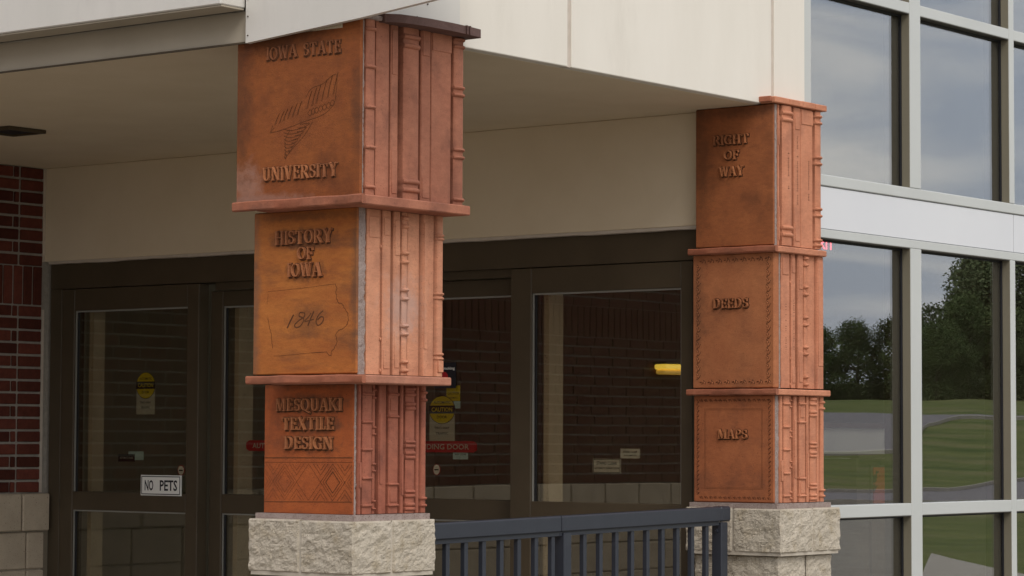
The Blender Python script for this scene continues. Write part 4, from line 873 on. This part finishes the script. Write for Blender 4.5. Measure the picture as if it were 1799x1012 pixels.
# ------------------------------------------------------------------ trees across the road
def leafmesh(seed, H, W_, mat, nleaf=20000, base=.10):
    rnd = random.Random(seed); blobs = []
    for i in range(30):
        a = rnd.uniform(0, 2*math.pi); t = rnd.random(); z = H*(base+.06+(.84-base)*t); rr = W_*.5*math.sin(math.pi*min(1, .22+.75*t))*rnd.uniform(.2, .9)
        blobs.append((Vector((rr*math.cos(a), rr*math.sin(a), z)), W_*rnd.uniform(.14, .24)))
    mb = MB()
    for i in range(nleaf):
        c, r_ = rnd.choice(blobs); d = Vector((rnd.gauss(0, 1), rnd.gauss(0, 1), rnd.gauss(0, 1))).normalized()*r_*rnd.uniform(.55, 1.05)*(1+.35*noise.noise(c+Vector((i*.01, 0, 0))))
        p = c+Vector((d.x, d.y, d.z*.8)); s_ = rnd.uniform(.07, .16)*H/10
        u = Vector((rnd.gauss(0, 1), rnd.gauss(0, 1), rnd.gauss(0, .6))).normalized(); v = u.orthogonal().normalized()
        mb.add([p-u*s_, p-v*s_*.6, p+u*s_, p+v*s_*.7], [(0, 1, 2, 3)])
    me = bpy.data.meshes.new('crown'); me.from_pydata(mb.v, [], mb.f); me.materials.append(M[mat]); return me
def trunkmesh(seed, H, W_):
    rnd = random.Random(seed); mb = MB()
    def cone(a, b, ra, rb, k=7):
        a, b = Vector(a), Vector(b); d = (b-a).normalized(); u = d.orthogonal().normalized(); w_ = d.cross(u)
        v = [(p+r*(math.cos(t*2*math.pi/k)*u+math.sin(t*2*math.pi/k)*w_)) for p, r in ((a, ra), (b, rb)) for t in range(k)]
        mb.add(v, [(i, (i+1) % k, k+(i+1) % k, k+i) for i in range(k)])
    cone((0, 0, -.4), (.1, 0, H*.3), H*.028, H*.02); cone((.1, 0, H*.3), (0, .1, H*.75), H*.02, H*.006)
    for i in range(7):
        a = rnd.uniform(0, 6.28); z = H*rnd.uniform(.2, .55); cone((.08, 0, z), (math.cos(a)*W_*.33, math.sin(a)*W_*.33, z+H*.22), H*.010, H*.003)
    me = bpy.data.meshes.new('trunk'); me.from_pydata(mb.v, [], mb.f); me.materials.append(M['bark']); return me
kinds = [(leafmesh(1, 8, 9, 'leaf', base=0), trunkmesh(1, 8, 9), 8), (leafmesh(2, 13, 10, 'leaf2'), trunkmesh(2, 13, 10), 13), (leafmesh(3, 9, 8, 'leaf', base=0), trunkmesh(3, 9, 8), 9), (leafmesh(4, 6, 7, 'leaf', 14000, base=0), trunkmesh(4, 6, 7), 6)]
def tree(kd, az, dist, sc_, lab, grp):
    x = dist*math.sin(R(az)); y = 3.5+dist*math.cos(R(az))
    o = thing('tree', (x, y, ground_h(x, y)-.25), lab, 'tree', grp); o.scale = (sc_,)*3; o.rotation_euler.z = random.uniform(0, 6.28)
    for nm, me in (('crown', kinds[kd][0]), ('trunk', kinds[kd][1])):
        c = bpy.data.objects.new(nm, me); COL.objects.link(c); c.parent = o
# azimuths (from +Y towards +X) seen in the panes run from about 27 (right edge) to 31 degrees (beside the column)
for i, az in enumerate([21.5, 22.7, 23.8, 24.9, 25.7, 26.5, 27.3, 28.1, 28.8, 29.6, 30.5, 31.4, 32.4, 33.5, 34.7, 36, 38, 40, 43, 46, 50, 55]):
    tree(i % 2*2 if az < 29 else 2, az, 186+random.uniform(-6, 8), random.uniform(.85, 1.08)*(.86 if az < 29 else .66), 'dark bushy tree in the row across the road, mirrored in the window panes', 'dark trees across the road')
wd = MB(); rnd = random.Random(77)
for i in range(60000):
    az = rnd.uniform(17, 60); dist = 196+rnd.uniform(-5, 9); x = dist*math.sin(R(az)); y = 3.5+dist*math.cos(R(az))
    top = 4.2+2.2*noise.noise(Vector((az*.8, 0, 0)))+1.3*noise.noise(Vector((az*3.1, 4, 0)))
    z = ground_h(x, y)-.3+top*rnd.random()**.7; sz = rnd.uniform(.10, .26)
    u = Vector((rnd.gauss(0, 1), rnd.gauss(0, 1), rnd.gauss(0, .6))).normalized(); v = u.orthogonal().normalized(); p = Vector((x, y, z))
    wd.add([p-u*sz, p-v*sz*.6, p+u*sz, p+v*sz*.7], [(0, 1, 2, 3)])
_me = bpy.data.meshes.new('woodland'); _me.from_pydata(wd.v, [], wd.f); _me.materials.append(M['leaf'])
_o = bpy.data.objects.new('woodland', _me); COL.objects.link(_o); _o['kind'] = 'stuff'; _o['label'] = 'dark unbroken woodland edge across the road, mirrored in the window panes'
for az, sc_ in ((26.4, .90), (27.4, 1.04), (27.95, .94)):
    tree(1, az, 214, sc_, {26.4: 'tall pale tree mirrored at the top of the right window pane, by its frame', 27.4: 'tallest pale tree rising above the dark row, mirrored in the right window pane', 27.95: 'tall pale tree mirrored at the top of the right window pane, left of the tallest'}[az], 'tall pale trees behind the dark row')
